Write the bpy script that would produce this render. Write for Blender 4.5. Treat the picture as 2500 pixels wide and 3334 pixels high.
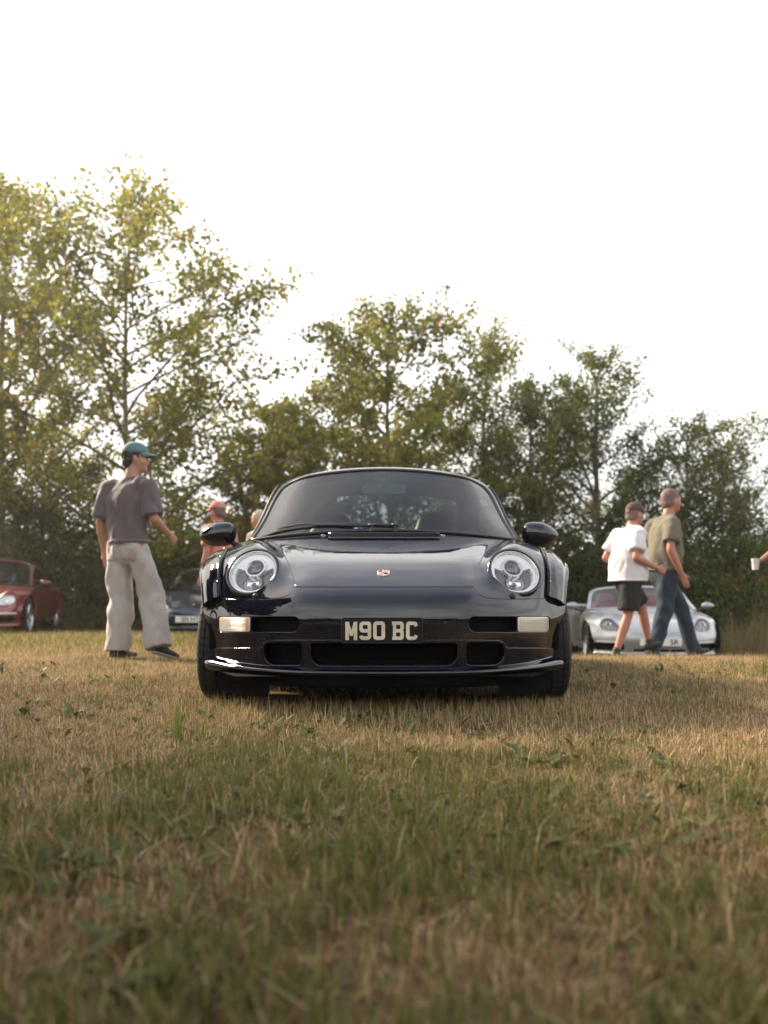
import bpy, bmesh, math, random
import numpy as np
from mathutils import Vector, Matrix

for o in list(bpy.data.objects):
    bpy.data.objects.remove(o)
SC = bpy.context.scene
COL = SC.collection
rng = np.random.default_rng(11)
random.seed(5)

# ------------------------------------------------------------------ camera
F, CX, HY, CAMH = 2680.0, 1250.0, 1945.0, 0.50     # photo scale: 2500 x 3334
D = 4.12                                           # front axle of the near car
cam = bpy.data.cameras.new('camera')
camo = bpy.data.objects.new('camera', cam)
COL.objects.link(camo)
camo.location = (0, 0, CAMH)
camo.rotation_euler = (math.radians(90), 0, 0)
cam.sensor_fit = 'VERTICAL'
cam.sensor_width = 36.0
cam.sensor_height = 36.0 * 3334 / 2500
cam.lens = 36.0 * F / 2500
cam.shift_y = (HY - 1667.0) / 3334.0
cam.clip_start = 0.05
cam.clip_end = 2000
cam.dof.use_dof = True
cam.dof.focus_distance = 3.55
cam.dof.aperture_fstop = 2.8
cam.dof.aperture_blades = 0
SC.camera = camo

# ------------------------------------------------------------------ sky and sun
SUN_AZ, SUN_EL = math.radians(-54), math.radians(33)   # azimuth from +Y, clockwise
w = bpy.data.worlds.new('World')
SC.world = w
w.use_nodes = True
nt = w.node_tree
nt.nodes.clear()
wo = nt.nodes.new('ShaderNodeOutputWorld')
sky = nt.nodes.new('ShaderNodeTexSky')
sky.sky_type = 'NISHITA'
sky.sun_disc = False
sky.sun_elevation = SUN_EL
sky.sun_rotation = SUN_AZ
sky.dust_density = 3.0
b1 = nt.nodes.new('ShaderNodeBackground')
b1.inputs['Strength'].default_value = 0.10
nt.links.new(sky.outputs[0], b1.inputs['Color'])
tc = nt.nodes.new('ShaderNodeTexCoord')
mp = nt.nodes.new('ShaderNodeMapping')
mp.inputs['Location'].default_value = (2.7, 1.1, 0)
mp.inputs['Scale'].default_value = (1.0, 1.0, 2.6)
nt.links.new(tc.outputs['Generated'], mp.inputs['Vector'])
nz = nt.nodes.new('ShaderNodeTexNoise')
nz.inputs['Scale'].default_value = 1.7
nz.inputs['Detail'].default_value = 6.0
nz.inputs['Roughness'].default_value = 0.55
nz.inputs['Distortion'].default_value = 0.6
nt.links.new(mp.outputs[0], nz.inputs['Vector'])
cr = nt.nodes.new('ShaderNodeValToRGB')
cr.color_ramp.elements[0].position = 0.28
cr.color_ramp.elements[0].color = (0.39, 0.385, 0.39, 1)
cr.color_ramp.elements[1].position = 0.66
cr.color_ramp.elements[1].color = (1.0, 0.985, 0.955, 1)
nt.links.new(nz.outputs['Fac'], cr.inputs['Fac'])
b2 = nt.nodes.new('ShaderNodeBackground')
b2.inputs['Strength'].default_value = 0.80
nt.links.new(cr.outputs['Color'], b2.inputs['Color'])
mx = nt.nodes.new('ShaderNodeMixShader')
sxyz = nt.nodes.new('ShaderNodeSeparateXYZ')
nt.links.new(tc.outputs['Generated'], sxyz.inputs[0])
zr = nt.nodes.new('ShaderNodeMapRange')          # cloud cover thins towards the zenith
zr.interpolation_type = 'SMOOTHSTEP'
zr.inputs['From Min'].default_value = 0.48
zr.inputs['From Max'].default_value = 1.0
zr.inputs['To Min'].default_value = 0.93
zr.inputs['To Max'].default_value = 0.20
nt.links.new(sxyz.outputs['Z'], zr.inputs['Value'])
nt.links.new(zr.outputs[0], mx.inputs[0])
nt.links.new(b1.outputs[0], mx.inputs[1])
nt.links.new(b2.outputs[0], mx.inputs[2])
nt.links.new(mx.outputs[0], wo.inputs['Surface'])

sun = bpy.data.lights.new('sun', 'SUN')
sun.energy = 4.5
sun.angle = math.radians(10)
sun.color = (1.0, 0.81, 0.60)
suno = bpy.data.objects.new('sun', sun)
COL.objects.link(suno)
sd = Vector((math.sin(SUN_AZ) * math.cos(SUN_EL), math.cos(SUN_AZ) * math.cos(SUN_EL), math.sin(SUN_EL)))
suno.rotation_euler = (-sd).to_track_quat('-Z', 'Y').to_euler()
suno.location = sd * 30

SC.view_settings.view_transform = 'Standard'
SC.view_settings.look = 'None'
SC.view_settings.exposure = 1.60
SC.view_settings.gamma = 1.0
SC.view_settings.use_curve_mapping = False
try:
    SC.cycles.use_denoising = True
    SC.cycles.denoiser = 'OPENIMAGEDENOISE'
    SC.cycles.max_bounces = 10
    SC.cycles.transparent_max_bounces = 16
    SC.cycles.sample_clamp_indirect = 8.0
except Exception:
    pass

# ------------------------------------------------------------------ materials
def nodes(name):
    m = bpy.data.materials.new(name)
    m.use_nodes = True
    t = m.node_tree
    return m, t, t.nodes['Principled BSDF']

def mat(name, col, rough=0.5, metal=0.0, coat=0.0, spec=0.5, var=0.0, scale=8.0, coatrough=0.03, bump=0.0, sheen=0.0, trans=0.0):
    m, t, p = nodes(name)
    c = (col[0], col[1], col[2], 1)
    p.inputs['Base Color'].default_value = c
    p.inputs['Roughness'].default_value = rough
    p.inputs['Metallic'].default_value = metal
    p.inputs['Coat Weight'].default_value = coat
    p.inputs['Coat Roughness'].default_value = coatrough
    p.inputs['Specular IOR Level'].default_value = spec
    if sheen:
        p.inputs['Sheen Weight'].default_value = sheen
    if var or bump:
        tx = t.nodes.new('ShaderNodeTexCoord')
        n = t.nodes.new('ShaderNodeTexNoise')
        n.inputs['Scale'].default_value = scale
        n.inputs['Detail'].default_value = 5
        t.links.new(tx.outputs['Object'], n.inputs['Vector'])
        if var:
            r = t.nodes.new('ShaderNodeMapRange')
            r.inputs['To Min'].default_value = 1 - var
            r.inputs['To Max'].default_value = 1 + var
            t.links.new(n.outputs['Fac'], r.inputs['Value'])
            mu = t.nodes.new('ShaderNodeMix')
            mu.data_type = 'RGBA'
            mu.blend_type = 'MULTIPLY'
            mu.inputs['Factor'].default_value = 1.0
            mu.inputs['A'].default_value = c
            t.links.new(r.outputs[0], mu.inputs['B'])
            t.links.new(mu.outputs['Result'], p.inputs['Base Color'])
        if bump:
            b = t.nodes.new('ShaderNodeBump')
            b.inputs['Strength'].default_value = bump
            b.inputs['Distance'].default_value = 0.01
            t.links.new(n.outputs['Fac'], b.inputs['Height'])
            t.links.new(b.outputs[0], p.inputs['Normal'])
    return m

def paint(name, col, metal=0.0, rough=0.35):
    """car paint: coloured base under a clear coat with faint dust"""
    m, t, p = nodes(name)
    p.inputs['Base Color'].default_value = (*col, 1)
    p.inputs['Metallic'].default_value = metal
    p.inputs['Roughness'].default_value = rough
    p.inputs['Coat Weight'].default_value = 1.0
    p.inputs['Coat IOR'].default_value = 1.62
    p.inputs['Specular IOR Level'].default_value = 0.0 if metal == 0 else 0.3
    tx = t.nodes.new('ShaderNodeTexCoord')
    n = t.nodes.new('ShaderNodeTexNoise')
    n.inputs['Scale'].default_value = 5.0
    n.inputs['Detail'].default_value = 8
    t.links.new(tx.outputs['Object'], n.inputs['Vector'])
    r = t.nodes.new('ShaderNodeMapRange')
    r.inputs['From Min'].default_value = 0.35
    r.inputs['From Max'].default_value = 0.75
    r.inputs['To Min'].default_value = 0.015
    r.inputs['To Max'].default_value = 0.05
    t.links.new(n.outputs['Fac'], r.inputs['Value'])
    t.links.new(r.outputs[0], p.inputs['Coat Roughness'])
    n2 = t.nodes.new('ShaderNodeTexNoise')
    n2.inputs['Scale'].default_value = 9.0
    n2.inputs['Detail'].default_value = 2
    t.links.new(tx.outputs['Object'], n2.inputs['Vector'])
    b = t.nodes.new('ShaderNodeBump')
    b.inputs['Strength'].default_value = 0.03
    b.inputs['Distance'].default_value = 0.01
    t.links.new(n2.outputs['Fac'], b.inputs['Height'])
    t.links.new(b.outputs[0], p.inputs['Coat Normal'])
    return m

def glass(name, tint=(0.8, 0.86, 0.84), rough=0.0, ior=1.5, haze=0.0):
    """thin clear sheet: tinted see-through plus mirror reflection by fresnel"""
    m = bpy.data.materials.new(name)
    m.use_nodes = True
    t = m.node_tree
    t.nodes.clear()
    out = t.nodes.new('ShaderNodeOutputMaterial')
    geo = t.nodes.new('ShaderNodeNewGeometry')
    mr = t.nodes.new('ShaderNodeMapRange')
    mr.inputs['To Min'].default_value = ior
    mr.inputs['To Max'].default_value = 1 / ior
    t.links.new(geo.outputs['Backfacing'], mr.inputs['Value'])
    fr = t.nodes.new('ShaderNodeFresnel')
    t.links.new(mr.outputs[0], fr.inputs['IOR'])
    tr = t.nodes.new('ShaderNodeBsdfTransparent')
    tr.inputs['Color'].default_value = (*tint, 1)
    gl = t.nodes.new('ShaderNodeBsdfGlossy')
    gl.inputs['Roughness'].default_value = rough
    mul = t.nodes.new('ShaderNodeMath')
    mul.operation = 'MULTIPLY'
    mul.use_clamp = True
    mul.inputs[1].default_value = 1.15        # two faces of the pane
    t.links.new(fr.outputs[0], mul.inputs[0])
    x = t.nodes.new('ShaderNodeMixShader')
    t.links.new(mul.outputs[0], x.inputs[0])
    last = tr
    if haze:
        df = t.nodes.new('ShaderNodeBsdfDiffuse')
        df.inputs['Color'].default_value = (0.6, 0.6, 0.58, 1)
        hz = t.nodes.new('ShaderNodeMixShader')
        hz.inputs[0].default_value = haze
        t.links.new(tr.outputs[0], hz.inputs[1])
        t.links.new(df.outputs[0], hz.inputs[2])
        last = hz
    t.links.new(last.outputs[0], x.inputs[1])
    t.links.new(gl.outputs[0], x.inputs[2])
    t.links.new(x.outputs[0], out.inputs['Surface'])
    return m

M = {}
M['navy'] = paint('midnight_blue_paint', (0.0030, 0.0034, 0.0095), 0.0, 0.4)
M['navy2'] = paint('dark_blue_paint', (0.008, 0.014, 0.045), 0.2, 0.3)
M['red'] = paint('ruby_red_paint', (0.165, 0.013, 0.020), 0.35, 0.35)
M['silver'] = paint('silver_paint', (0.33, 0.333, 0.345), 0.55, 0.48)
M['black'] = mat('black_plastic', (0.012, 0.012, 0.013), 0.45, var=0.2, scale=30)
M['blackgloss'] = mat('black_gloss', (0.006, 0.006, 0.007), 0.15, coat=0.6)
M['void'] = mat('black_lining', (0.004, 0.004, 0.004), 0.9, spec=0.1)
M['rubber'] = mat('tyre_rubber', (0.012, 0.0115, 0.011), 0.72, var=0.25, scale=40, bump=0.2)
M['seal'] = mat('seal_rubber', (0.010, 0.010, 0.011), 0.38)
M['chrome'] = mat('chrome', (0.85, 0.85, 0.86), 0.07, 1.0)
M['satin'] = mat('satin_metal', (0.55, 0.55, 0.57), 0.32, 1.0)
M['reflector'] = mat('headlamp_reflector', (0.82, 0.82, 0.84), 0.16, 0.85)
M['bezel'] = mat('headlamp_bezel', (0.80, 0.80, 0.81), 0.3, 0.25)
M['lampgrey'] = mat('headlamp_grey_segment', (0.17, 0.16, 0.15), 0.15, 0.5)
M['shield'] = glass('windscreen_glass', (0.46, 0.53, 0.525), haze=0.006)
M['sideglass'] = glass('side_glass', (0.50, 0.54, 0.52))
M['lens'] = glass('lamp_cover_glass', (0.95, 0.95, 0.95))
M['sunband'] = glass('tinted_sun_band', (0.20, 0.33, 0.34), haze=0.004)
M['cabinmirror'] = mat('mirror_housing_reflection', (0.10, 0.15, 0.16), 0.25, coat=0.3)  # teal reflection put into the housing's base colour
M['proj'] = mat('projector_lens', (0.05, 0.05, 0.055), 0.03, 0.0, coat=1.0, spec=0.9)
M['leather'] = mat('dark_interior', (0.014, 0.013, 0.013), 0.6)
M['tan'] = mat('brown_leather', (0.085, 0.042, 0.026), 0.45)
M['redseat'] = mat('red_leather', (0.22, 0.02, 0.025), 0.5)
M['alloy'] = mat('alloy_wheel', (0.42, 0.42, 0.44), 0.3, 0.9)
M['platewhite'] = mat('plate_white', (0.78, 0.78, 0.76), 0.4)
M['plateblack'] = mat('plate_black', (0.005, 0.005, 0.006), 0.45, spec=0.25)
M['letterblack'] = mat('plate_letters_black', (0.01, 0.01, 0.01), 0.5)
M['letter'] = mat('plate_letters_silver', (0.60, 0.53, 0.42), 0.42, 0.35, var=0.45, scale=14)
M['crestgold'] = mat('crest_metal', (0.70, 0.60, 0.50), 0.28, 0.7)
M['crestred'] = mat('crest_red', (0.45, 0.02, 0.03), 0.25, coat=0.6)
M['crestblack'] = mat('crest_black', (0.01, 0.01, 0.01), 0.3)

def ribbed(name, c1, c2, freq, rough=0.18):
    """moulded lens plastic with fine ribs"""
    m, t, p = nodes(name)
    tx = t.nodes.new('ShaderNodeTexCoord')
    n = t.nodes.new('ShaderNodeTexNoise')
    n.inputs['Scale'].default_value = 7
    t.links.new(tx.outputs['Object'], n.inputs['Vector'])
    r = t.nodes.new('ShaderNodeValToRGB')
    r.color_ramp.elements[0].color = (*c1, 1)
    r.color_ramp.elements[0].position = 0.4
    r.color_ramp.elements[1].color = (*c2, 1)
    r.color_ramp.elements[1].position = 0.66
    t.links.new(n.outputs['Fac'], r.inputs['Fac'])
    t.links.new(r.outputs['Color'], p.inputs['Base Color'])
    p.inputs['Roughness'].default_value = rough
    p.inputs['Coat Weight'].default_value = 0.6
    return m
M['signal'] = ribbed('clear_indicator_plastic', (0.62, 0.58, 0.50), (0.58, 0.42, 0.31), 1)
M['amber'] = mat('amber_plastic', (0.75, 0.28, 0.04), 0.25, coat=0.5)

# ------------------------------------------------------------------ mesh helpers
def mk(name, verts, faces, material=None, parent=None, smooth=True, normals=None):
    me = bpy.data.meshes.new(name)
    me.from_pydata([tuple(map(float, v)) for v in verts], [], [tuple(int(i) for i in f) for f in faces])
    if smooth:
        me.polygons.foreach_set('use_smooth', [True] * len(me.polygons))
    if normals is not None:
        me.normals_split_custom_set_from_vertices([tuple(map(float, n)) for n in normals])
    me.update()
    o = bpy.data.objects.new(name, me)
    if material is not None:
        if isinstance(material, (list, tuple)):
            for q in material:
                me.materials.append(q)
        else:
            me.materials.append(material)
    COL.objects.link(o)
    if parent is not None:
        o.parent = parent
    return o

def thing(name, label, cat, loc=(0, 0, 0), rotz=0.0, group=None):
    o = bpy.data.objects.new(name, None)
    o.empty_display_size = 0.2
    COL.objects.link(o)
    o.location = loc
    o.rotation_euler = (0, 0, rotz)
    o['label'] = label
    o['category'] = cat
    if group:
        o['group'] = group
    return o

def shade_auto(o, ang=35):
    me = o.data
    me.polygons.foreach_set('use_smooth', [True] * len(me.polygons))
    try:
        me.set_sharp_from_angle(angle=math.radians(ang))
    except Exception:
        pass
    return o

class MB:
    """collects verts and faces into one mesh"""
    def __init__(s):
        s.v, s.f, s.m = [], [], []
    def add(s, v, f, mi=0):
        o = len(s.v)
        s.v += [tuple(map(float, p)) for p in v]
        s.f += [tuple(int(i) + o for i in q) for q in f]
        s.m += [mi] * len(f)
    def box(s, c, size, rot=None, mi=0):
        x, y, z = [q / 2 for q in size]
        vs = [Vector((a * x, b * y, d * z)) for a in (-1, 1) for b in (-1, 1) for d in (-1, 1)]
        if rot is not None:
            vs = [rot @ q for q in vs]
        vs = [q + Vector(c) for q in vs]
        s.add(vs, [(0, 1, 3, 2), (4, 6, 7, 5), (0, 4, 5, 1), (2, 3, 7, 6), (0, 2, 6, 4), (1, 5, 7, 3)], mi)
    def tube(s, pts, rad, n=8, closed=False, cap=True, flat=1.0, mi=0):
        pts = [Vector(p) for p in pts]
        if not hasattr(rad, '__len__'):
            rad = [rad] * len(pts)
        N = len(pts)
        vs, fs = [], []
        up = None
        for i, p in enumerate(pts):
            if closed:
                d = pts[(i + 1) % N] - pts[i - 1]
            else:
                d = pts[min(i + 1, N - 1)] - pts[max(i - 1, 0)]
            if d.length < 1e-9:
                d = Vector((0, 0, 1))
            d.normalize()
            if up is None:
                up = Vector((0, 0, 1)) if abs(d.z) < 0.9 else Vector((0, 1, 0))
            a = d.cross(up)
            if a.length < 1e-6:
                a = d.orthogonal()
            a.normalize()
            b = a.cross(d).normalized()
            up = b
            for k in range(n):
                t = 2 * math.pi * k / n
                vs.append(p + a * (math.cos(t) * rad[i]) + b * (math.sin(t) * rad[i] * flat))
        segs = N if closed else N - 1
        for i in range(segs):
            j = (i + 1) % N
            for k in range(n):
                l = (k + 1) % n
                fs.append((i * n + k, i * n + l, j * n + l, j * n + k))
        if cap and not closed:
            fs.append(tuple(range(n - 1, -1, -1)))
            fs.append(tuple((N - 1) * n + k for k in range(n)))
        s.add(vs, fs, mi)
    def lathe(s, prof, n=32, M=None, mi=0, cap=False):
        """profile (radius, height) spun round local z"""
        vs, fs = [], []
        for r, h in prof:
            for k in range(n):
                t = 2 * math.pi * k / n
                p = Vector((r * math.cos(t), r * math.sin(t), h))
                vs.append(M @ p if M is not None else p)
        for i in range(len(prof) - 1):
            for k in range(n):
                l = (k + 1) % n
                fs.append((i * n + k, i * n + l, (i + 1) * n + l, (i + 1) * n + k))
        if cap:
            fs.append(tuple((len(prof) - 1) * n + k for k in range(n)))
        s.add(vs, fs, mi)
    def grid(s, P, mi=0, closeu=False, flip=False):
        R, C = len(P), len(P[0])
        vs = [q for row in P for q in row]
        fs = []
        for i in range(R - 1):
            for j in range(C if closeu else C - 1):
                k = (j + 1) % C
                q = (i * C + j, i * C + k, (i + 1) * C + k, (i + 1) * C + j)
                fs.append(q[::-1] if flip else q)
        s.add(vs, fs, mi)
    def build(s, name, material=None, parent=None, smooth=True, auto=None):
        o = mk(name, s.v, s.f, material, parent, smooth)
        if any(s.m):
            o.data.polygons.foreach_set('material_index', s.m)
        if auto:
            shade_auto(o, auto)
        return o

def basis(t, x):
    """natural cubic spline evaluation matrix"""
    t = np.asarray(t, float)
    x = np.clip(np.asarray(x, float), t[0], t[-1])
    n = len(t)
    h = np.diff(t)
    A = np.eye(n)
    B = np.zeros((n, n))
    for i in range(1, n - 1):
        A[i, i - 1], A[i, i], A[i, i + 1] = h[i - 1], 2 * (h[i - 1] + h[i]), h[i]
        B[i, i - 1], B[i, i], B[i, i + 1] = 6 / h[i - 1], -6 / h[i - 1] - 6 / h[i], 6 / h[i]
    S = np.linalg.solve(A, B)
    k = np.clip(np.searchsorted(t, x, side='right') - 1, 0, n - 2)
    hk = h[k]
    a = (t[k + 1] - x) / hk
    b = (x - t[k]) / hk
    W = np.zeros((len(x), n))
    r = np.arange(len(x))
    W[r, k] += a
    W[r, k + 1] += b
    W += ((a ** 3 - a) * hk ** 2 / 6)[:, None] * S[k] + ((b ** 3 - b) * hk ** 2 / 6)[:, None] * S[k + 1]
    return W

class Surf:
    """smooth sheet through a grid of points; mirrored in x when asked"""
    def __init__(s, P, mirror=True):
        P = np.asarray(P, float)
        if mirror:
            L = P[:, :0:-1].copy()
            L[:, :, 0] *= -1
            P = np.concatenate([L, P], 1)
        s.P = P
        du = np.linalg.norm(np.diff(P, axis=0), axis=2).mean(1)
        dv = np.linalg.norm(np.diff(P, axis=1), axis=2).mean(0)
        s.u = np.concatenate([[0], np.cumsum(du)])
        s.v = np.concatenate([[0], np.cumsum(dv)])
        if mirror:
            s.v -= s.v[len(s.v) // 2]
    def at(s, uv):
        uv = np.asarray(uv, float)
        A = basis(s.u, uv[:, 0])
        B = basis(s.v, uv[:, 1])
        return np.einsum('nr,rcd,nc->nd', A, s.P, B)
    def nrm(s, uv, e=0.002):
        uv = np.asarray(uv, float)
        u = np.clip(uv[:, 0], s.u[0] + e, s.u[-1] - e)
        v = np.clip(uv[:, 1], s.v[0] + e, s.v[-1] - e)
        a = s.at(np.c_[u + e, v]) - s.at(np.c_[u - e, v])
        b = s.at(np.c_[u, v + e]) - s.at(np.c_[u, v - e])
        n = np.cross(b, a)
        n /= np.linalg.norm(n, axis=1)[:, None] + 1e-12
        return n

def clip(S, nu, nv, fields, ur=None, vr=None):
    """grid on a sheet cut along the zero lines of the given fields"""
    u = np.linspace(*(ur or (S.u[0], S.u[-1])), nu + 1)
    v = np.linspace(*(vr or (S.v[0], S.v[-1])), nv + 1)
    U, V = np.meshgrid(u, v, indexing='ij')
    uv = [tuple(q) for q in np.c_[U.ravel(), V.ravel()]]
    I = np.arange((nu + 1) * (nv + 1)).reshape(nu + 1, nv + 1)
    polys = np.stack([I[:-1, :-1], I[:-1, 1:], I[1:, 1:], I[1:, :-1]], -1).reshape(-1, 4).tolist()
    for f in fields:
        A = np.array(uv)
        val = f(S.at(A), A)
        out, cache = [], {}
        for p in polys:
            q = [val[i] for i in p]
            if min(q) > 0:
                out.append(p)
            elif max(q) > 0:
                r = []
                for k in range(len(p)):
                    a, b = p[k], p[(k + 1) % len(p)]
                    fa, fb = val[a], val[b]
                    if fa > 0:
                        r.append(a)
                    if (fa > 0) != (fb > 0):
                        key = (min(a, b), max(a, b))
                        if key not in cache:
                            t = fa / (fa - fb)
                            cache[key] = len(uv)
                            uv.append((uv[a][0] + t * (uv[b][0] - uv[a][0]), uv[a][1] + t * (uv[b][1] - uv[a][1])))
                        r.append(cache[key])
                if len(r) >= 3:
                    out.append(r)
        polys = out
    used = sorted({i for p in polys for i in p})
    mp_ = {a: i for i, a in enumerate(used)}
    return np.array([uv[i] for i in used]), [[mp_[i] for i in p] for p in polys]

def panel(name, S, nu, nv, fields, material, parent, ur=None, vr=None, off=0.0, rnd=0.002, depth=0.010, deep=None):
    """a panel cut from a sheet, with rounded turned-in edges; deep(P)->extra offset vectors at the edge"""
    uv, polys = clip(S, nu, nv, fields, ur, vr)
    if len(uv) == 0:
        return None
    P = S.at(uv)
    N = S.nrm(uv)
    if callable(off):
        P = P + N * off(P)[:, None]
    elif off:
        P = P + N * off
    edge = {}
    for p in polys:
        for k in range(len(p)):
            a, b = p[k], p[(k + 1) % len(p)]
            edge[(a, b)] = edge.get((a, b), 0) + 1
    bd = [(a, b) for (a, b) in edge if (b, a) not in edge]
    T = np.zeros_like(P)
    for a, b in bd:
        d = P[b] - P[a]
        for i in (a, b):
            T[i] += np.cross(d, N[i])
    L = np.linalg.norm(T, axis=1)
    T[L > 0] /= L[L > 0][:, None]
    bv = sorted({i for e in bd for i in e})
    ix = {b: i for i, b in enumerate(bv)}
    n0, nb = len(P), len(bv)
    Pb, Nb, Tb = P[bv], N[bv], T[bv]
    r = rnd
    q = math.sqrt(0.5)
    rings = [Pb + Tb * r * q - Nb * r * (1 - q), Pb + Tb * r - Nb * r]
    rn = [(Nb + Tb) * q, Tb]
    last = rings[-1] - Nb * depth
    if deep is not None:
        ex = deep(Pb)
        k = np.linalg.norm(ex, axis=1) > 0
        last[k] = (rings[-1] + ex)[k]
    rings.append(last)
    rn.append(Tb)
    V = np.concatenate([P] + rings)
    NN = np.concatenate([N] + rn)
    faces = [tuple(p) for p in polys]
    for a, b in bd:
        ids = [a] + [n0 + k * nb + ix[a] for k in range(3)]
        jds = [b] + [n0 + k * nb + ix[b] for k in range(3)]
        for k in range(3):
            faces.append((jds[k], ids[k], ids[k + 1], jds[k + 1]))
    return mk(name, V, faces, material, parent, True, NN)

def smooth_loop(pts, n=8, closed=True):
    """Catmull-Rom through 2D/3D points"""
    p = np.asarray(pts, float)
    N = len(p)
    out = []
    for i in range(N if closed else N - 1):
        if closed:
            a, b, c, d = p[i - 1], p[i], p[(i + 1) % N], p[(i + 2) % N]
        else:
            a, b, c, d = p[max(i - 1, 0)], p[i], p[i + 1], p[min(i + 2, N - 1)]
        for k in range(n):
            t = k / n
            out.append(0.5 * (2 * b + (c - a) * t + (2 * a - 5 * b + 4 * c - d) * t * t + (3 * b - a - 3 * c + d) * t ** 3))
    if not closed:
        out.append(p[-1])
    return np.array(out)

def sdpoly(X, Y, poly):
    """signed distance (inside positive) to a closed polygon"""
    poly = np.asarray(poly, float)
    d = np.full(X.shape, 1e18)
    ins = np.zeros(X.shape, bool)
    for i in range(len(poly)):
        ax, ay = poly[i - 1]
        bx, by = poly[i]
        ex, ey = bx - ax, by - ay
        L = ex * ex + ey * ey
        if L < 1e-12:
            continue
        t = np.clip(((X - ax) * ex + (Y - ay) * ey) / L, 0, 1)
        d = np.minimum(d, (X - ax - t * ex) ** 2 + (Y - ay - t * ey) ** 2)
        c = ((ay > Y) != (by > Y))
        with np.errstate(divide='ignore', invalid='ignore'):
            xx = ax + (Y - ay) * ex / (ey if abs(ey) > 1e-12 else 1e-12)
        ins ^= c & (X < xx)
    return np.where(ins, 1, -1) * np.sqrt(d)

def rrect(x0, x1, y0, y1, r, n=5):
    """rounded rectangle; r = one radius or four (x0y0, x1y0, x1y1, x0y1)"""
    if not hasattr(r, '__len__'):
        r = (r,) * 4
    out = []
    for (cx, cy, a0), q in zip(((x0, y0, 180), (x1, y0, 270), (x1, y1, 0), (x0, y1, 90)), r):
        mx_ = cx + (q if cx == x0 else -q)
        my_ = cy + (q if cy == y0 else -q)
        for k in range(n + 1):
            a = math.radians(a0 + 90 * k / n)
            out.append((mx_ + q * math.cos(a), my_ + q * math.sin(a)))
    return out
# ================================================================== the near car
def photo(P):
    """where a point of the near car falls in the photograph, folded to its left half (for measuring panel outlines)"""
    Y = D + P[:, 1]
    return CX - F * np.abs(P[:, 0]) / Y, HY - F * (P[:, 2] - CAMH) / Y

def inside(poly, g=0.0):
    poly = np.asarray(poly, float)
    return lambda P, uv: sdpoly(*photo(P), poly) - g

def outside(poly, g=0.0):
    poly = np.asarray(poly, float)
    return lambda P, uv: -sdpoly(*photo(P), poly) - g

def below(pts, g=0.0, sign=1):
    pts = np.asarray(pts, float)
    def f(P, uv):
        x, y = photo(P)
        return sign * (y - np.interp(x, pts[:, 0], pts[:, 1])) - g
    return f

hero = thing('sports_car', 'dark midnight blue sports car with wide arches and round headlamps, nose to the viewer', 'car', (0, D, 0))

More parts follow.
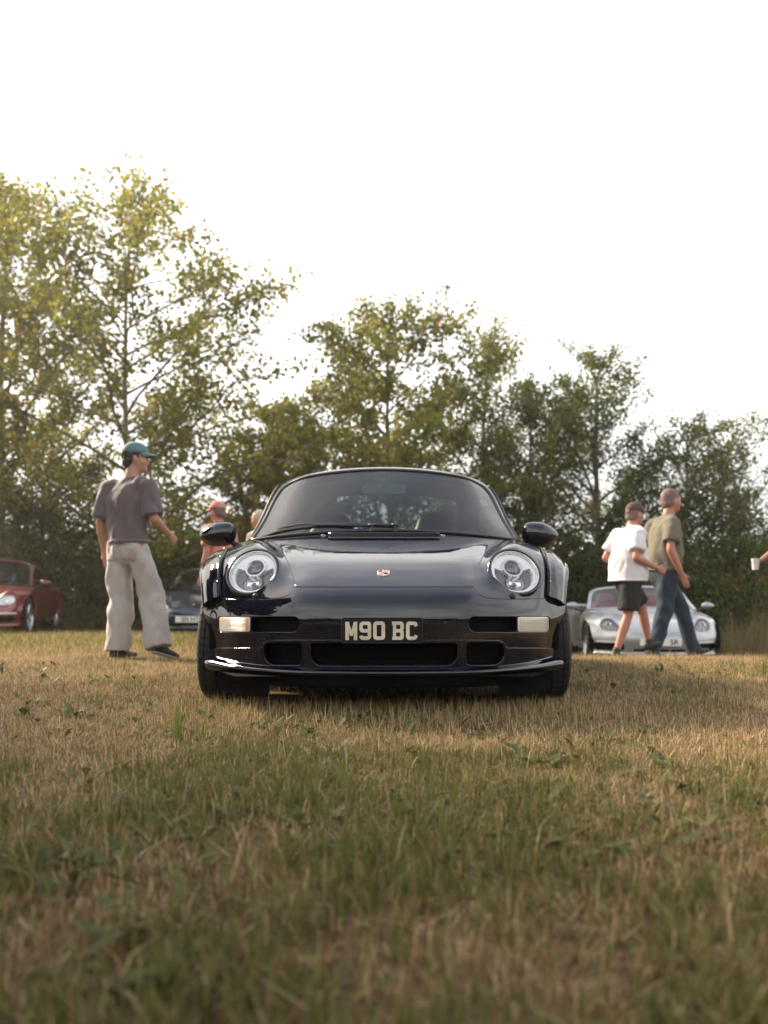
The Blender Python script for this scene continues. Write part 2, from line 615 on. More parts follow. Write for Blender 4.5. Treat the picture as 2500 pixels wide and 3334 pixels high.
rows = [
 # x, y, z per column: centre .. wheel arch;  bumper rows first, bottom up
 [(0,-.736,.194),(.195,-.728,.194),(.355,-.698,.194),(.42,-.668,.194),(.48,-.630,.194),(.57,-.560,.194),(.665,-.470,.194),(.722,-.405,.194),(.762,-.36,.194),(.782,-.328,.194)],
 [(0,-.757,.275),(.20,-.748,.275),(.36,-.711,.275),(.425,-.680,.275),(.487,-.640,.275),(.58,-.568,.275),(.675,-.475,.275),(.73,-.408,.275),(.77,-.36,.275),(.792,-.325,.275)],
 [(0,-.768,.330),(.20,-.759,.330),(.365,-.720,.330),(.432,-.688,.330),(.495,-.646,.330),(.588,-.575,.330),(.684,-.478,.330),(.738,-.408,.330),(.778,-.36,.330),(.80,-.322,.330)],
 [(0,-.775,.388),(.20,-.765,.388),(.37,-.725,.388),(.437,-.692,.387),(.50,-.650,.386),(.59,-.579,.382),(.69,-.478,.378),(.745,-.406,.374),(.787,-.357,.370),(.813,-.318,.365)],
 [(0,-.767,.445),(.20,-.758,.445),(.365,-.720,.445),(.430,-.688,.443),(.495,-.646,.436),(.592,-.573,.426),(.694,-.472,.422),(.75,-.400,.417),(.796,-.350,.412),(.829,-.308,.405)],
 [(0,-.733,.503),(.195,-.725,.503),(.358,-.692,.502),(.415,-.662,.499),(.487,-.626,.483),(.592,-.556,.465),(.697,-.456,.460),(.757,-.384,.456),(.804,-.333,.450),(.840,-.295,.440)],
 [(0,-.672,.546),(.19,-.665,.546),(.345,-.638,.546),(.402,-.618,.541),(.480,-.594,.521),(.588,-.532,.502),(.701,-.436,.499),(.762,-.362,.497),(.810,-.310,.490),(.848,-.275,.475)],
 [(0,-.558,.603),(.195,-.552,.602),(.355,-.525,.599),(.424,-.512,.594),(.492,-.503,.602),(.588,-.455,.612),(.708,-.385,.607),(.778,-.300,.591),(.818,-.245,.570),(.842,-.225,.545)],
 [(0,-.420,.658),(.20,-.415,.657),(.370,-.397,.651),(.447,-.385,.650),(.514,-.388,.682),(.594,-.362,.714),(.712,-.302,.691),(.790,-.216,.660),(.832,-.165,.630),(.850,-.155,.604)],
 [(0,-.220,.716),(.21,-.217,.714),(.40,-.208,.707),(.487,-.200,.708),(.548,-.188,.742),(.618,-.174,.763),(.722,-.140,.738),(.802,-.098,.706),(.845,-.068,.680),(.860,-.065,.654)],
 [(0,-.030,.764),(.22,-.028,.762),(.435,-.022,.753),(.535,-.018,.751),(.593,-.014,.773),(.655,-.008,.785),(.748,.004,.758),(.818,.022,.726),(.856,.040,.697),(.868,.032,.662)],
 [(0,.140,.804),(.23,.140,.801),(.47,.140,.789),(.580,.140,.783),(.637,.140,.793),(.693,.140,.796),(.778,.150,.766),(.832,.160,.732),(.862,.170,.692),(.873,.150,.632)],
 [(0,.300,.838),(.24,.300,.834),(.50,.300,.818),(.625,.300,.806),(.678,.300,.807),(.727,.300,.803),(.802,.300,.768),(.847,.300,.725),(.869,.310,.662),(.877,.270,.545)],
 [(0,.460,.868),(.245,.460,.863),(.52,.460,.840),(.66,.460,.824),(.715,.460,.816),(.757,.460,.805),(.822,.460,.765),(.859,.455,.710),(.873,.450,.600),(.877,.340,.380)],
]
NOSE = Surf(rows)
uJ = lambda k: NOSE.u[k]

# outlines measured in the photograph (left half)
hood_line = smooth_loop([(1420,1911),(1250,1911),(1100,1911),(1000,1911),(968,1910.5),(959,1903),(955.5,1888),(950,1866),(938,1832),(918,1795),(896,1770),(872,1757)], 6, closed=False)
hood_poly = list(map(tuple, hood_line)) + [(872,1700),(1420,1650)]
shut = [(640,1952),(662,1950.5),(715,1949),(780,1950),(831,1951),(880,1950),(912,1947),(930,1942),(944,1933),(953,1922),(959,1912),(964,1911),(1300,1911)]
seam = [(600,2110),(800,2110),(853,2109.5),(856,2104),(859,2095),(866,2089),(880,2085),(950,2084),(1300,2084)]
slot_poly = rrect(709, 977, 2006, 2060, (7, 22, 27, 13))
open_side = rrect(858, 984, 2090, 2167, (24, 12, 14, 40), 6)
open_mid = rrect(1010, 1300, 2092, 2169, (12, 2, 2, 40), 6)
LC = np.array([.583, -.452, .6128])                                   # lamp centre
lampM = {}
def lampaxis(s):
    n = Vector((math.sin(math.radians(13)) * math.cos(math.radians(32)) * s, -math.cos(math.radians(13)) * math.cos(math.radians(32)), math.sin(math.radians(32))))
    xx = Vector((0, 0, 1)).cross(n).normalized()
    yy = n.cross(xx)
    m = Matrix((xx, yy, n)).transposed().to_4x4()
    m.translation = Vector((LC[0] * s, LC[1], LC[2]))
    return m @ Matrix.Scale(1.05, 4)
for s in (-1, 1):
    lampM[s] = lampaxis(s)
def lampdist(P):
    Q = P.copy()
    Q[:, 0] = np.abs(Q[:, 0])
    a = np.array(lampM[1].to_3x3()) / 1.05
    L = (Q - LC) @ a
    return np.hypot(L[:, 0], L[:, 1]), L[:, 2]
def nolamp(R):
    def f(P, uv):
        d, h = lampdist(P)
        return np.where((np.abs(h) < .12) & (P[:, 1] < -.2), d - R, 1.0)
    return f

front_only = lambda P, uv: -.15 - P[:, 1]
# bonnet
bonnet = panel('bonnet', NOSE, 90, 120, [inside(hood_poly, 1.5), lambda P, uv: uv[:, 0] - uJ(6) + .03, lambda P, uv: .50 - np.abs(uv[:, 1]) + (P[:, 1] + .6) * .30], M['navy'], hero,
               (uJ(5), uJ(13)), (-.95, .95), depth=.018)
# wings
for s in (-1, 1):
    side = (lambda s: (lambda P, uv: uv[:, 1] * s - .2))(s)
    def notb(P, uv):
        x, y = photo(P)
        v = -(y - np.interp(x, np.array(shut)[:, 0], np.array(shut)[:, 1])) - 1.6
        return np.where(P[:, 1] > -.22, 50.0, v)
    vr = (.2, NOSE.v[-1]) if s > 0 else (NOSE.v[0], -.2)
    panel('front_wing', NOSE, 110, 95, [side, outside(hood_poly, 1.5), notb, nolamp(.1225)], M['navy'], hero, (uJ(5), uJ(13)), vr, depth=.012)

# bumper and spoiler with openings cut through
def deepopen(P):
    x, y = photo(P)
    e = np.zeros_like(P)
    for poly, dp in ((slot_poly, .055), (open_side, .07), (open_mid, .08)):
        k = np.abs(sdpoly(x, y, np.asarray(poly, float))) < 3.5
        e[k] = (0, dp, 0)
    return e
low_row = lambda P, uv: np.where(P[:, 1] < -.22, 1.0, -1.0)
panel('front_bumper', NOSE, 90, 260, [below(shut, 1.6), below(seam, .8, -1), outside(slot_poly, 0), lambda P, uv: uJ(8) - uv[:, 0]], M['navy'], hero, (uJ(0), uJ(8)), rnd=.003, deep=deepopen)
panel('front_spoiler', NOSE, 56, 280, [below(seam, .8), outside(open_side, 0), outside(open_mid, 0)], M['navy'], hero, (uJ(0), uJ(3)), off=.0035, rnd=.003, deep=deepopen)

# spoiler lip: swept along the lower edge
path = NOSE.at(np.c_[np.full(121, uJ(0)), np.linspace(NOSE.v[0], NOSE.v[-1], 121)])
pn = NOSE.nrm(np.c_[np.full(121, uJ(0) + .02), np.linspace(NOSE.v[0], NOSE.v[-1], 121)])
pn[:, 2] = 0
pn /= np.linalg.norm(pn, axis=1)[:, None]
lip = MB()
tt = np.abs(np.linspace(-1, 1, 121))
G = []
for o_, z_ in ((.003, .216), (.005, .211), (.013, .2065), (.025, .2015), (.034, .1965), (.037, .191), (.034, .185), (.022, .178), (.0, .171), (-.03, .166), (-.09, .166)):
    rise = np.clip((tt - .55) / .45, 0, 1) ** 1.5
    p = path + pn * (o_ * (1 + .25 * rise))[:, None]
    zz = z_ + rise * np.maximum(0, z_ - .185) * 1.1
    p[:, 2] = np.where(o_ < .02, zz, zz)
    if z_ < .185:
        p[:, 2] -= rise * 0.012
    G.append([tuple(q) for q in p])
lip.grid(G)
lip.build('spoiler_lip', M['navy'], hero)

# black under-tray below the lip, enlarged to stand for the shade underneath
tray = MB()
G = []
for o_, z_ in ((-.012, .176), (-.016, .150), (-.026, .124), (-.10, .118)):
    p = path + pn * o_
    p[:, 2] = z_
    G.append([tuple(q) for q in p[7:-7]])
tray.grid(G)
tray.build('splitter_shade_tray', M['void'], hero)
# added black sheets standing for the shade in front of the tyres
for s in (-1, 1):
    df = MB()
    df.grid([[(s * .50, -.53, .150), (s * .64, -.43, .150), (s * .775, -.345, .165)], [(s * .50, -.52, .065), (s * .64, -.42, .060), (s * .765, -.338, .075)]])
    df.build('tyre_shade_sheet', M['void'], hero)
# dark linings behind the openings
duct = rrect(840, 1300, 2076, 2182, 10)
panel('radiator_duct', NOSE, 50, 160, [inside(duct)], M['void'], hero, (uJ(0), uJ(3)), off=-.070, rnd=.001)
for k in range(7):
    u_ = uJ(0) + (uJ(2) - uJ(0)) * (.06 + .13 * k)
    for lo, hi in ((-.31, .31), (.335, .50), (-.50, -.335)):
        vv = np.linspace(lo * 1.06, hi * 1.06, 24)
        uvb = np.c_[np.full(24, u_), vv]
        q_ = MB()
        q_.tube([tuple(p) for p in NOSE.at(uvb) - NOSE.nrm(uvb) * .058], .0022, 5)
        q_.build('grille_bar', M['void'], hero)
# floor pan, wheel housings
b = MB()
b.grid([[(-.62, -.70, .172), (.62, -.70, .172)], [(-.78, -.33, .168), (.78, -.33, .168)]])
b.box((0, .0, .15), (1.16, .72, .06))
b.box((0, 1.14, .145), (1.62, 1.44, .07))
b.box((0, 2.30, .16), (1.22, .86, .08))
b.box((0, 2.95, .22), (1.36, .44, .10))
b.box((0, -.30, .33), (1.30, .02, .33))
b.box((0, .43, .38), (1.55, .02, .45))
b.build('floor_pan', M['void'], hero, False)
for s in (-1, 1):
    b = MB()
    G = []
    for x_ in (.60, .80):
        G.append([(s * x_, math.cos(a) * .355, .315 + math.sin(a) * .345) for a in np.linspace(-.15, math.pi + .15, 24)])
    G.append([(s * .60, math.cos(a) * .02, .315 + math.sin(a) * .02) for a in np.linspace(-.15, math.pi + .15, 24)])
    b.grid([G[2], G[0], G[1]])
    b.build('wheel_housing', M['void'], hero)

# bolt-on front arch extensions: cross-section swept round the wheel, seated on the wing
seat_v = NOSE.v[len(NOSE.v) // 2 + 6] * .45 + NOSE.v[len(NOSE.v) // 2 + 7] * .55
su = np.linspace(uJ(5) + .03, uJ(13), 400)
SP = NOSE.at(np.c_[su, np.full(400, seat_v)])
SN = NOSE.nrm(np.c_[su, np.full(400, seat_v)])
SA = np.arctan2(SP[:, 2] - .315, -SP[:, 1])
for s in (-1, 1):
    ths = np.radians(np.linspace(25.5, 172, 60))
    sec = []
    for th in ths:
        i = int(np.argmin(np.abs(SA - th)))
        c, n_ = math.cos(th), math.sin(th)
        k = max(0.0, math.sin(th)) ** .8
        if th > math.radians(140):
            k *= 1 - .5 * (th - math.radians(140)) / math.radians(32)
        a0 = SP[i] + SN[i] * .001
        a1 = SP[i] + SN[i] * .006
        r1 = math.hypot(a1[1], a1[2] - .315)
        x1 = a1[0]
        xe, re_ = float(np.interp(math.degrees(th), [25, 40, 60, 90, 172], [.838, .856, .885, .913, .905])), .350
        pr = [(x1 + (xe - x1) * t, re_ + (r1 - re_) * (1 - t ** 2.0) * (1 - .10 * t)) for t in (.12, .35, .58, .78, .92, 1.0)]
        row = [(s * a0[0], a0[1], a0[2]), (s * a1[0], a1[1], a1[2])]
        row += [(s * x_, -c * r_, .315 + n_ * r_) for x_, r_ in pr]
        row += [(s * (xe - .003), -c * .343, .315 + n_ * .343), (s * (xe - .03), -c * .342, .315 + n_ * .342)]
        sec.append(row)
    P = np.array(sec)
    S2 = Surf(P, mirror=False)
    uu, vv = np.meshgrid(np.linspace(S2.u[0], S2.u[-1], 90), np.linspace(S2.v[0], S2.v[-1], 40), indexing='ij')
    Q = S2.at(np.c_[uu.ravel(), vv.ravel()]).reshape(90, 40, 3)
    m = MB()
    m.grid([[tuple(q) for q in r] for r in Q], flip=(s < 0))
    # closing face at the front end
    e = [tuple(q) for q in Q[0]]
    m.add(e + [tuple((Q[0][0] + Q[0][-1]) / 2)], [(i, i + 1, 40) for i in range(39)])
    fl = m.build('wheel_arch_flare', M['navy'], hero)
    t_ = MB()
    t_.tube([tuple(Q[i][1] + np.array([-.002 * s, 0, 0])) for i in range(90)], .0030, 6)
    t_.build('flare_piping', M['seal'], fl)
    for i in (6, 20, 36, 54):
        r_ = MB()
        c = Vector(Q[i][8])
        nn = Vector(np.cross(Q[i][9] - Q[i][7], Q[i + 1][8] - Q[i - 1][8])).normalized()
        if nn.x * s < 0:
            nn = -nn
        mm = nn.to_track_quat('Z', 'Y').to_matrix().to_4x4()
        mm.translation = c
        r_.lathe([(.0055, -.001), (.0055, .002), (.003, .0035), (.0001, .004)], 10, mm)
        r_.build('rivet', M['satin'], fl)

# ------------------------------------------------------------------ headlamps
for s in (-1, 1):
    m = lampM[s]
    trim = MB()
    trim.lathe([(.121, -.016), (.1195, .004), (.116, .0085), (.111, .010), (.1075, .008), (.106, .002), (.105, -.012)], 64, m)
    hl = trim.build('headlamp', M['blackgloss'], hero)
    r_ = MB()
    r_.lathe([(.1068, .003), (.1045, .0065), (.1012, .0065), (.0995, .002), (.099, -.01)], 64, m)
    r_.build('chrome_ring', M['chrome'], hl)
    # bezel with openings for projector and lower lamp: built as a ring-cut dish
    yy, xx = np.mgrid[-1:1:81j, -1:1:81j]
    R = .0985
    V, Fs = [], []
    NN_ = 81
    X, Y = xx * R, yy * R
    d0 = np.hypot(X, Y)
    pc, pr = (0.0, .030), .0375
    lc_, lr = (0.0, -.043), .040
    dpz = -.012 - .016 * (1 - (d0 / R) ** 2)
    dp_ = np.hypot(X - pc[0], Y - pc[1])
    dl_ = np.hypot(X - lc_[0], Y - lc_[1])
    ang = np.degrees(np.arctan2(Y - .012, np.abs(X)))
    wing = (d0 < .084) & (d0 > 0) & (ang < 12 - 25 * np.clip((.05 - np.abs(X)) / .05, 0, 1)) & (dp_ > .047)
    z = dpz.copy()
    z = np.where(wing, -.034, z)
    z = np.where(dl_ < lr, -.022 - .032 * np.sqrt(np.clip(1 - (dl_ / lr) ** 2, 0, 1)), z)
    z = np.where((dl_ >= lr) & (dl_ < lr + .004), -.018, z)
    z = np.where(dp_ < pr, -.045, z)
    z = np.where((dp_ >= pr) & (dp_ < pr + .009), -.010, z)
    keep = d0 <= R * 1.02
    idx = -np.ones(d0.shape, int)
    for i in range(NN_):
        for j in range(NN_):
            if keep[i, j]:
                idx[i, j] = len(V)
                V.append(m @ Vector((X[i, j], Y[i, j], z[i, j])))
    mi = []
    for i in range(NN_ - 1):
        for j in range(NN_ - 1):
            q = (idx[i, j], idx[i, j + 1], idx[i + 1, j + 1], idx[i + 1, j])
            if min(q) >= 0:
                Fs.append(q)
                c_l = dl_[i:i + 2, j:j + 2].mean() < lr
                c_p = pr <= dp_[i:i + 2, j:j + 2].mean() < pr + .009
                c_w = wing[i:i + 2, j:j + 2].mean() > .5 and not c_l
                mi.append(1 if c_l or c_p else (2 if c_w else 0))
    bz = mk('reflector', V, Fs, [M['bezel'], M['reflector'], M['lampgrey']], hl)
    bz.data.polygons.foreach_set('material_index', mi)
    shade_auto(bz, 40)
    q = MB()
    mp_ = m @ Matrix.Translation((pc[0], pc[1], -.034))
    q.lathe([(.0365 * math.cos(a), .026 * math.sin(a)) for a in np.linspace(0, math.pi / 2 * .999, 12)], 40, mp_)
    q.build('projector', M['proj'], hl)
    q = MB()
    q.lathe([(.0395, -.03), (.0395, .0035), (.0365, .004), (.0360, -.02)], 40, m @ Matrix.Translation((pc[0], pc[1], -.016)))
    q.build('projector_ring', M['satin'], hl)
    q = MB()
    ml = m @ Matrix.Translation((lc_[0], lc_[1], -.05))
    q.lathe([(.009, 0), (.009, .016), (.006, .022), (.0001, .024)], 20, ml)
    q.lathe([(.0125, .006), (.0135, .010), (.0125, .013)], 20, ml)
    q.build('bulb', M['lampgrey'], hl)
    q = MB()
    q.lathe([(.104 * math.cos(a), .004 + .016 * math.sin(a)) for a in np.linspace(0, math.pi / 2 * .999, 14)], 64, m)
    q.build('lens', M['lens'], hl)
    # washer jet on the panel below
    uvw = None
    wj = MB()
    cw = Vector((s * .556, -.552, .503))
    wj.lathe([(.0135, -.012), (.0135, .004), (.0125, .009), (.008, .014), (.0001, .015)], 20, Matrix.Translation(cw) @ Vector((0, -.45, .9)).to_track_quat('Z', 'Y').to_matrix().to_4x4())
    wj.build('headlamp_washer', M['black'], hero)

# indicators and intakes in the upper bumper slots
ind_poly = rrect(713, 811, 2009.5, 2056.5, (4, 2, 2, 9))
for s in (-1, 1):
    sf = (lambda s: (lambda P, uv: uv[:, 1] * s - .1))(s)
    vr = (.1, NOSE.v[-1]) if s > 0 else (NOSE.v[0], -.1)
    ind = panel('indicator', NOSE, 60, 80, [sf, inside(ind_poly)], M['signal'], hero, (uJ(1), uJ(6)), vr, off=-.002, rnd=.002, depth=.02)
    # horizontal ribs moulded on the lens
    rb = MB()
    for k in range(9):
        py_ = 2013.5 + k * 4.9
        lo = panel_pts = []
        for px_ in np.linspace(717, 806, 14):
            # ray to the sheet: march in depth
            best = None
            Ys = np.linspace(3.3, 3.9, 13)
            for v_ in ():
                pass
            lo.append((px_, py_))
        # sample the sheet and pick the nearest projected points
        if k == 0:
            g_u = np.linspace(uJ(1), uJ(5), 90)
            g_v = np.linspace(.45, NOSE.v[-1], 120)
            UU, VV = np.meshgrid(g_u, g_v, indexing='ij')
            PP = NOSE.at(np.c_[UU.ravel(), VV.ravel()])
            ax_, ay_ = photo(PP)
        pts = []
        for px_, _ in lo:
            i = int(np.argmin((ax_ - px_) ** 2 + (ay_ - py_) ** 2))
            q = PP[i]
            pts.append((px_, q[1]))
        pts = [(a, np.polyval(np.polyfit([t[0] for t in pts], [t[1] for t in pts], 3), a)) for a, _ in pts]
        rb.tube([(s * (CX - px_) / F * (D + y_), y_ - .0005, CAMH - (py_ - HY) / F * (D + y_)) for px_, y_ in pts], .0016, 6)
    rb.build('lens_rib', M['signal'], ind)
    panel('intake_panel', NOSE, 40, 50, [sf, inside(rrect(700, 985, 2000, 2066, 10))], M['void'], hero, (uJ(1), uJ(6)), vr, off=-.050, rnd=.001)
    dv = panel('intake_divider', NOSE, 40, 50, [sf, inside(rrect(811.5, 817, 2004, 2062, 2))], M['navy'], hero, (uJ(1), uJ(6)), vr, off=-.004, rnd=.001, depth=.05)

# ------------------------------------------------------------------ number plate
def fill_text(name, splines, depth, material, parent, place):
    cu = bpy.data.curves.new(name, 'CURVE')
    cu.dimensions = '2D'
    cu.fill_mode = 'BOTH'
    cu.extrude = depth
    for sp in splines:
        q = cu.splines.new('POLY')
        q.points.add(len(sp) - 1)
        for i, (x, y) in enumerate(sp):
            q.points[i].co = (x, y, 0, 1)
        q.use_cyclic_u = True
    o = bpy.data.objects.new('tmp', cu)
    COL.objects.link(o)
    dg = bpy.context.evaluated_depsgraph_get()
    me = bpy.data.meshes.new_from_object(o.evaluated_get(dg))
    bpy.data.objects.remove(o)
    bpy.data.curves.remove(cu)
    me.name = name
    me.materials.clear()
    me.materials.append(material)
    r = bpy.data.objects.new(name, me)
    COL.objects.link(r)
    r.parent = parent
    r.matrix_local = place
    return r
def text_mesh(name, body, height, width, depth, material, parent, place):
    cu = bpy.data.curves.new(name, 'FONT')
    cu.body = body
    cu.align_x = 'CENTER'
    cu.align_y = 'CENTER'
    cu.extrude = depth
    cu.offset = 0.012
    o = bpy.data.objects.new('tmp', cu)
    COL.objects.link(o)
    dg = bpy.context.evaluated_depsgraph_get()
    me = bpy.data.meshes.new_from_object(o.evaluated_get(dg))
    bpy.data.objects.remove(o)
    bpy.data.curves.remove(cu)
    co = np.zeros(len(me.vertices) * 3)
    me.vertices.foreach_get('co', co)
    co = co.reshape(-1, 3)
    lo, hi = co.min(0), co.max(0)
    co[:, 0] = (co[:, 0] - (lo[0] + hi[0]) / 2) / (hi[0] - lo[0]) * width
    co[:, 1] = (co[:, 1] - (lo[1] + hi[1]) / 2) / (hi[1] - lo[1]) * height
    me.vertices.foreach_set('co', co.ravel())
    me.materials.clear()
    me.materials.append(material)
    me.name = name
    r = bpy.data.objects.new(name, me)
    COL.objects.link(r)
    r.parent = parent
    r.matrix_local = place
    return r
PS = (D - .80) / F / 5.352                   # metres per measured unit on the plate
pcx, pcy = 823, 388                          # plate centre in those units
def pl(pts):
    return [((x - pcx) * PS, -(y - pcy) * PS) for x, y in pts]
plate_z = CAMH - (1980 + pcy / 5.352 - HY) / F * (D - .80)
plate_x = (1090 + pcx / 5.352 - CX) / F * (D - .80)
pm = Matrix.Translation((plate_x, -.800, plate_z)) @ Matrix.Rotation(math.radians(90), 4, 'X')
pb = MB()
ol = pl(rrect(118, 1528, 168, 608, 26))
n_ = len(ol)
pb.add([(x, y, 0) for x, y in ol] + [(x, y, .004) for x, y in ol], [tuple(range(n_, 2 * n_))] + [(i, (i + 1) % n_, n_ + (i + 1) % n_, n_ + i) for i in range(n_)])
plate = pb.build('number_plate', M['plateblack'], hero, False)
plate.matrix_local = pm
pe = MB()
pe.tube([(x, y, .004) for x, y in ol], .0012, 6, closed=True)
pe.build('plate_edge', M['black'], plate)
pbk = MB()
pbk.box((0, 0, -.016), (.24, .07, .03))
pbk.build('plate_bracket', M['void'], plate, False)
def arc(cx, cy, r, a0, a1, n=5):
    return [(cx + r * math.cos(math.radians(a0 + (a1 - a0) * k / n)), cy + r * math.sin(math.radians(a0 + (a1 - a0) * k / n))) for k in range(n + 1)]
glyphs = {
 'M': [[(183,237),(243,237),(287,388),(331,237),(391,237),(391,556),(330,556),(330,425),(312,484),(262,484),(246,425),(246,556),(183,556)]],
 '9': [[(632,280)] + [(632,500),(618,530),(585,552),(480,552),(450,540),(430,508),(428,490),(478,470),(488,490),(572,490),(572,425),(480,425),(448,412),(428,380),(428,285),(442,255),(478,233),(590,233),(618,248)],
       [(488,292),(572,292),(572,365),(500,365),(488,350)]],
 '0': [[(668,285),(682,252),(715,230),(825,230),(858,248),(875,285),(875,500),(860,535),(825,552),(718,552),(685,535),(668,500)],
       [(728,292),(812,292),(812,492),(728,492)]],
 'B': [[(996,233),(1155,233),(1186,248),(1200,280),(1200,365),(1186,388),(1200,412),(1200,510),(1186,538),(1155,551),(998,551),(998,495),(1012,495),(1012,290),(996,290)],
       [(1066,290),(1140,290),(1140,362),(1066,362)], [(1066,424),(1140,424),(1140,492),(1066,492)]],
 'C': [[(1388,325),(1386,292),(1302,292),(1302,492),(1384,492),(1388,460),(1443,480),(1438,505),(1420,535),(1390,552),(1290,552),(1258,538),(1240,500),(1240,285),(1254,252),(1290,232),(1390,232),(1424,248),(1440,278),(1442,305)]],
}
for ch, sp in glyphs.items():
    fill_text('letter', [pl(q) for q in sp], .0008, M['letter'], plate, Matrix.Translation((0, 0, .0048)))

# ------------------------------------------------------------------ crest on the bonnet
def hood_point(px_, py_):
    gu = np.linspace(uJ(6), uJ(12.9 if False else 13), 500)
    x_ = px_ - CX
    v_ = np.full(500, x_ / F * (D - .3))
    for _ in range(3):
        p = NOSE.at(np.c_[gu, v_])
        v_ = v_ + (x_ / F * (D + p[:, 1])) - p[:, 0]
    p = NOSE.at(np.c_[gu, v_])
    i = int(np.argmin(np.abs(HY - F * (p[:, 2] - CAMH) / (D + p[:, 1]) - py_)))
    return p[i], NOSE.nrm([(gu[i], v_[i])])[0]
cp, cn = hood_point(1248, 1868)
cn = Vector(cn)
if cn.z < 0:
    cn = -cn
xx = Vector((1, 0, 0))
yy_ = cn.cross(xx).normalized()
cm = Matrix((xx, yy_, cn)).transposed().to_4x4()
cm.translation = Vector(cp) + cn * .0025
W2, H2 = .0265, .034
sh = [(-W2, H2 * .75), (-W2 * .5, H2 * .93), (0, H2), (W2 * .5, H2 * .93), (W2, H2 * .75), (W2 * 1.02, .1 * H2), (W2 * .92, -.35 * H2), (W2 * .6, -.75 * H2), (0, -H2), (-W2 * .6, -.75 * H2), (-W2 * .92, -.35 * H2), (-W2 * 1.02, .1 * H2)]
cb = MB()
n_ = len(sh)
cb.add([(x, y, -.003) for x, y in sh] + [(x, y, .002) for x, y in sh] + [(x * .9, y * .9, .003) for x, y in sh] + [(x * .87, y * .87, .0022) for x, y in sh],
       [(i, (i + 1) % n_, n_ + (i + 1) % n_, n_ + i) for i in range(n_)] + [(n_ + i, n_ + (i + 1) % n_, 2 * n_ + (i + 1) % n_, 2 * n_ + i) for i in range(n_)] + [(2 * n_ + i, 2 * n_ + (i + 1) % n_, 3 * n_ + (i + 1) % n_, 3 * n_ + i) for i in range(n_)] + [tuple(range(3 * n_, 4 * n_))])
crest = cb.build('crest', M['crestgold'], hero, False)
crest.matrix_local = cm
st = MB()
for y0 in (.68, .22):
    st.add([(.10 * W2, y0 * H2, .0028), (.84 * W2, (y0 - .04) * H2, .0028), (.84 * W2, (y0 - .24) * H2, .0028), (.10 * W2, (y0 - .20) * H2, .0028)], [(3, 2, 1, 0)])
for y0, xr in ((-.10, .84), (-.50, .62)):
    st.add([(-xr * W2, y0 * H2, .0028), (-.06 * W2, y0 * H2, .0028), (-.06 * W2, (y0 - .22) * H2, .0028), (-xr * .82 * W2, (y0 - .22) * H2, .0028)], [(3, 2, 1, 0)])
st.build('crest_stripe', M['crestred'], crest, False)
st = MB()
for (x0, y0), sg in (((-.48, .45), 1), ((.42, -.32), 1)):
    for k in range(3):
        st.tube([((x0 - .30 + .6 * t) * W2, (y0 + .16 - .16 * k + .08 * math.sin(t * 3.1)) * H2, .0028) for t in np.linspace(0, 1, 6)], .0009, 5)
st.tube([((-.14 + .28 * t) * W2, (.02 + .14 * math.sin(t * 5)) * H2, .0034) for t in np.linspace(0, 1, 7)], [.0006, .001, .0016, .0016, .0012, .001, .0006], 6)
st.build('crest_emblem', M['crestblack'], crest)

# ------------------------------------------------------------------ cabin: roof shell, pillars, glass
cab = [
 [(0,.900,1.277),(.250,.915,1.268),(.408,.945,1.253),(.520,.985,1.234),(.600,1.025,1.203),(.640,1.00,1.165),(.698,.785,.985),(.748,.545,.826)],
 [(0,.945,1.297),(.252,.962,1.288),(.412,.995,1.272),(.527,1.035,1.251),(.612,1.075,1.222),(.656,1.05,1.184),(.716,.835,.995),(.768,.60,.828)],
 [(0,1.10,1.323),(.260,1.115,1.313),(.424,1.14,1.295),(.540,1.17,1.272),(.628,1.20,1.242),(.674,1.19,1.20),(.735,1.04,1.02),(.788,.85,.832)],
 [(0,1.40,1.322),(.264,1.40,1.312),(.432,1.41,1.293),(.550,1.42,1.268),(.640,1.43,1.235),(.688,1.43,1.19),(.750,1.38,1.02),(.800,1.32,.838)],
 [(0,1.80,1.272),(.262,1.80,1.260),(.430,1.79,1.240),(.548,1.78,1.212),(.636,1.77,1.178),(.690,1.77,1.135),(.755,1.78,.99),(.808,1.80,.840)],
 [(0,2.22,1.135),(.255,2.21,1.122),(.420,2.19,1.100),(.540,2.16,1.075),(.630,2.13,1.045),(.690,2.12,1.01),(.770,2.14,.92),(.840,2.16,.835)],
 [(0,2.62,.975),(.25,2.61,.965),(.41,2.59,.95),(.53,2.57,.935),(.63,2.55,.915),(.70,2.54,.893),(.79,2.54,.855),(.865,2.54,.80)],
 [(0,2.98,.86),(.25,2.97,.855),(.41,2.96,.845),(.53,2.94,.832),(.63,2.92,.815),(.71,2.90,.795),(.79,2.88,.77),(.85,2.85,.735)],
]
CAB = Surf(cab)
vc = lambda j: CAB.v[len(CAB.v) // 2 + j]
uc = lambda k: CAB.u[k]
# side window and rear window cut from the shell
def sidewin(P):
    return sdpoly(P[:, 1], P[:, 2], np.array(smooth_loop([(.74,.872),(.90,1.00),(1.07,1.135),(1.22,1.190),(1.45,1.195),(1.70,1.155),(1.92,1.06),(2.02,.97),(1.98,.905),(1.80,.878),(1.40,.868),(1.0,.866)], 6)))
def rearwin(P):
    return sdpoly(np.abs(P[:, 0]), P[:, 1], np.array([(-.1,1.80),(.46,1.79),(.53,1.83),(.56,1.92),(.585,2.2),(.59,2.40),(.56,2.47),(.5,2.49),(-.1,2.52)]))
is_side = lambda P: (P[:, 2] < 1.215) & (np.abs(P[:, 0]) > .62)
is_top = lambda P: (np.abs(P[:, 0]) < .66) & (P[:, 1] > 1.7) & (P[:, 1] < 2.6)
shell = panel('roof', CAB, 90, 140, [lambda P, uv: np.where(is_side(P), -sidewin(P), 1.0), lambda P, uv: np.where(is_top(P), -rearwin(P), 1.0)], M['navy'], hero, rnd=.004, depth=.02)
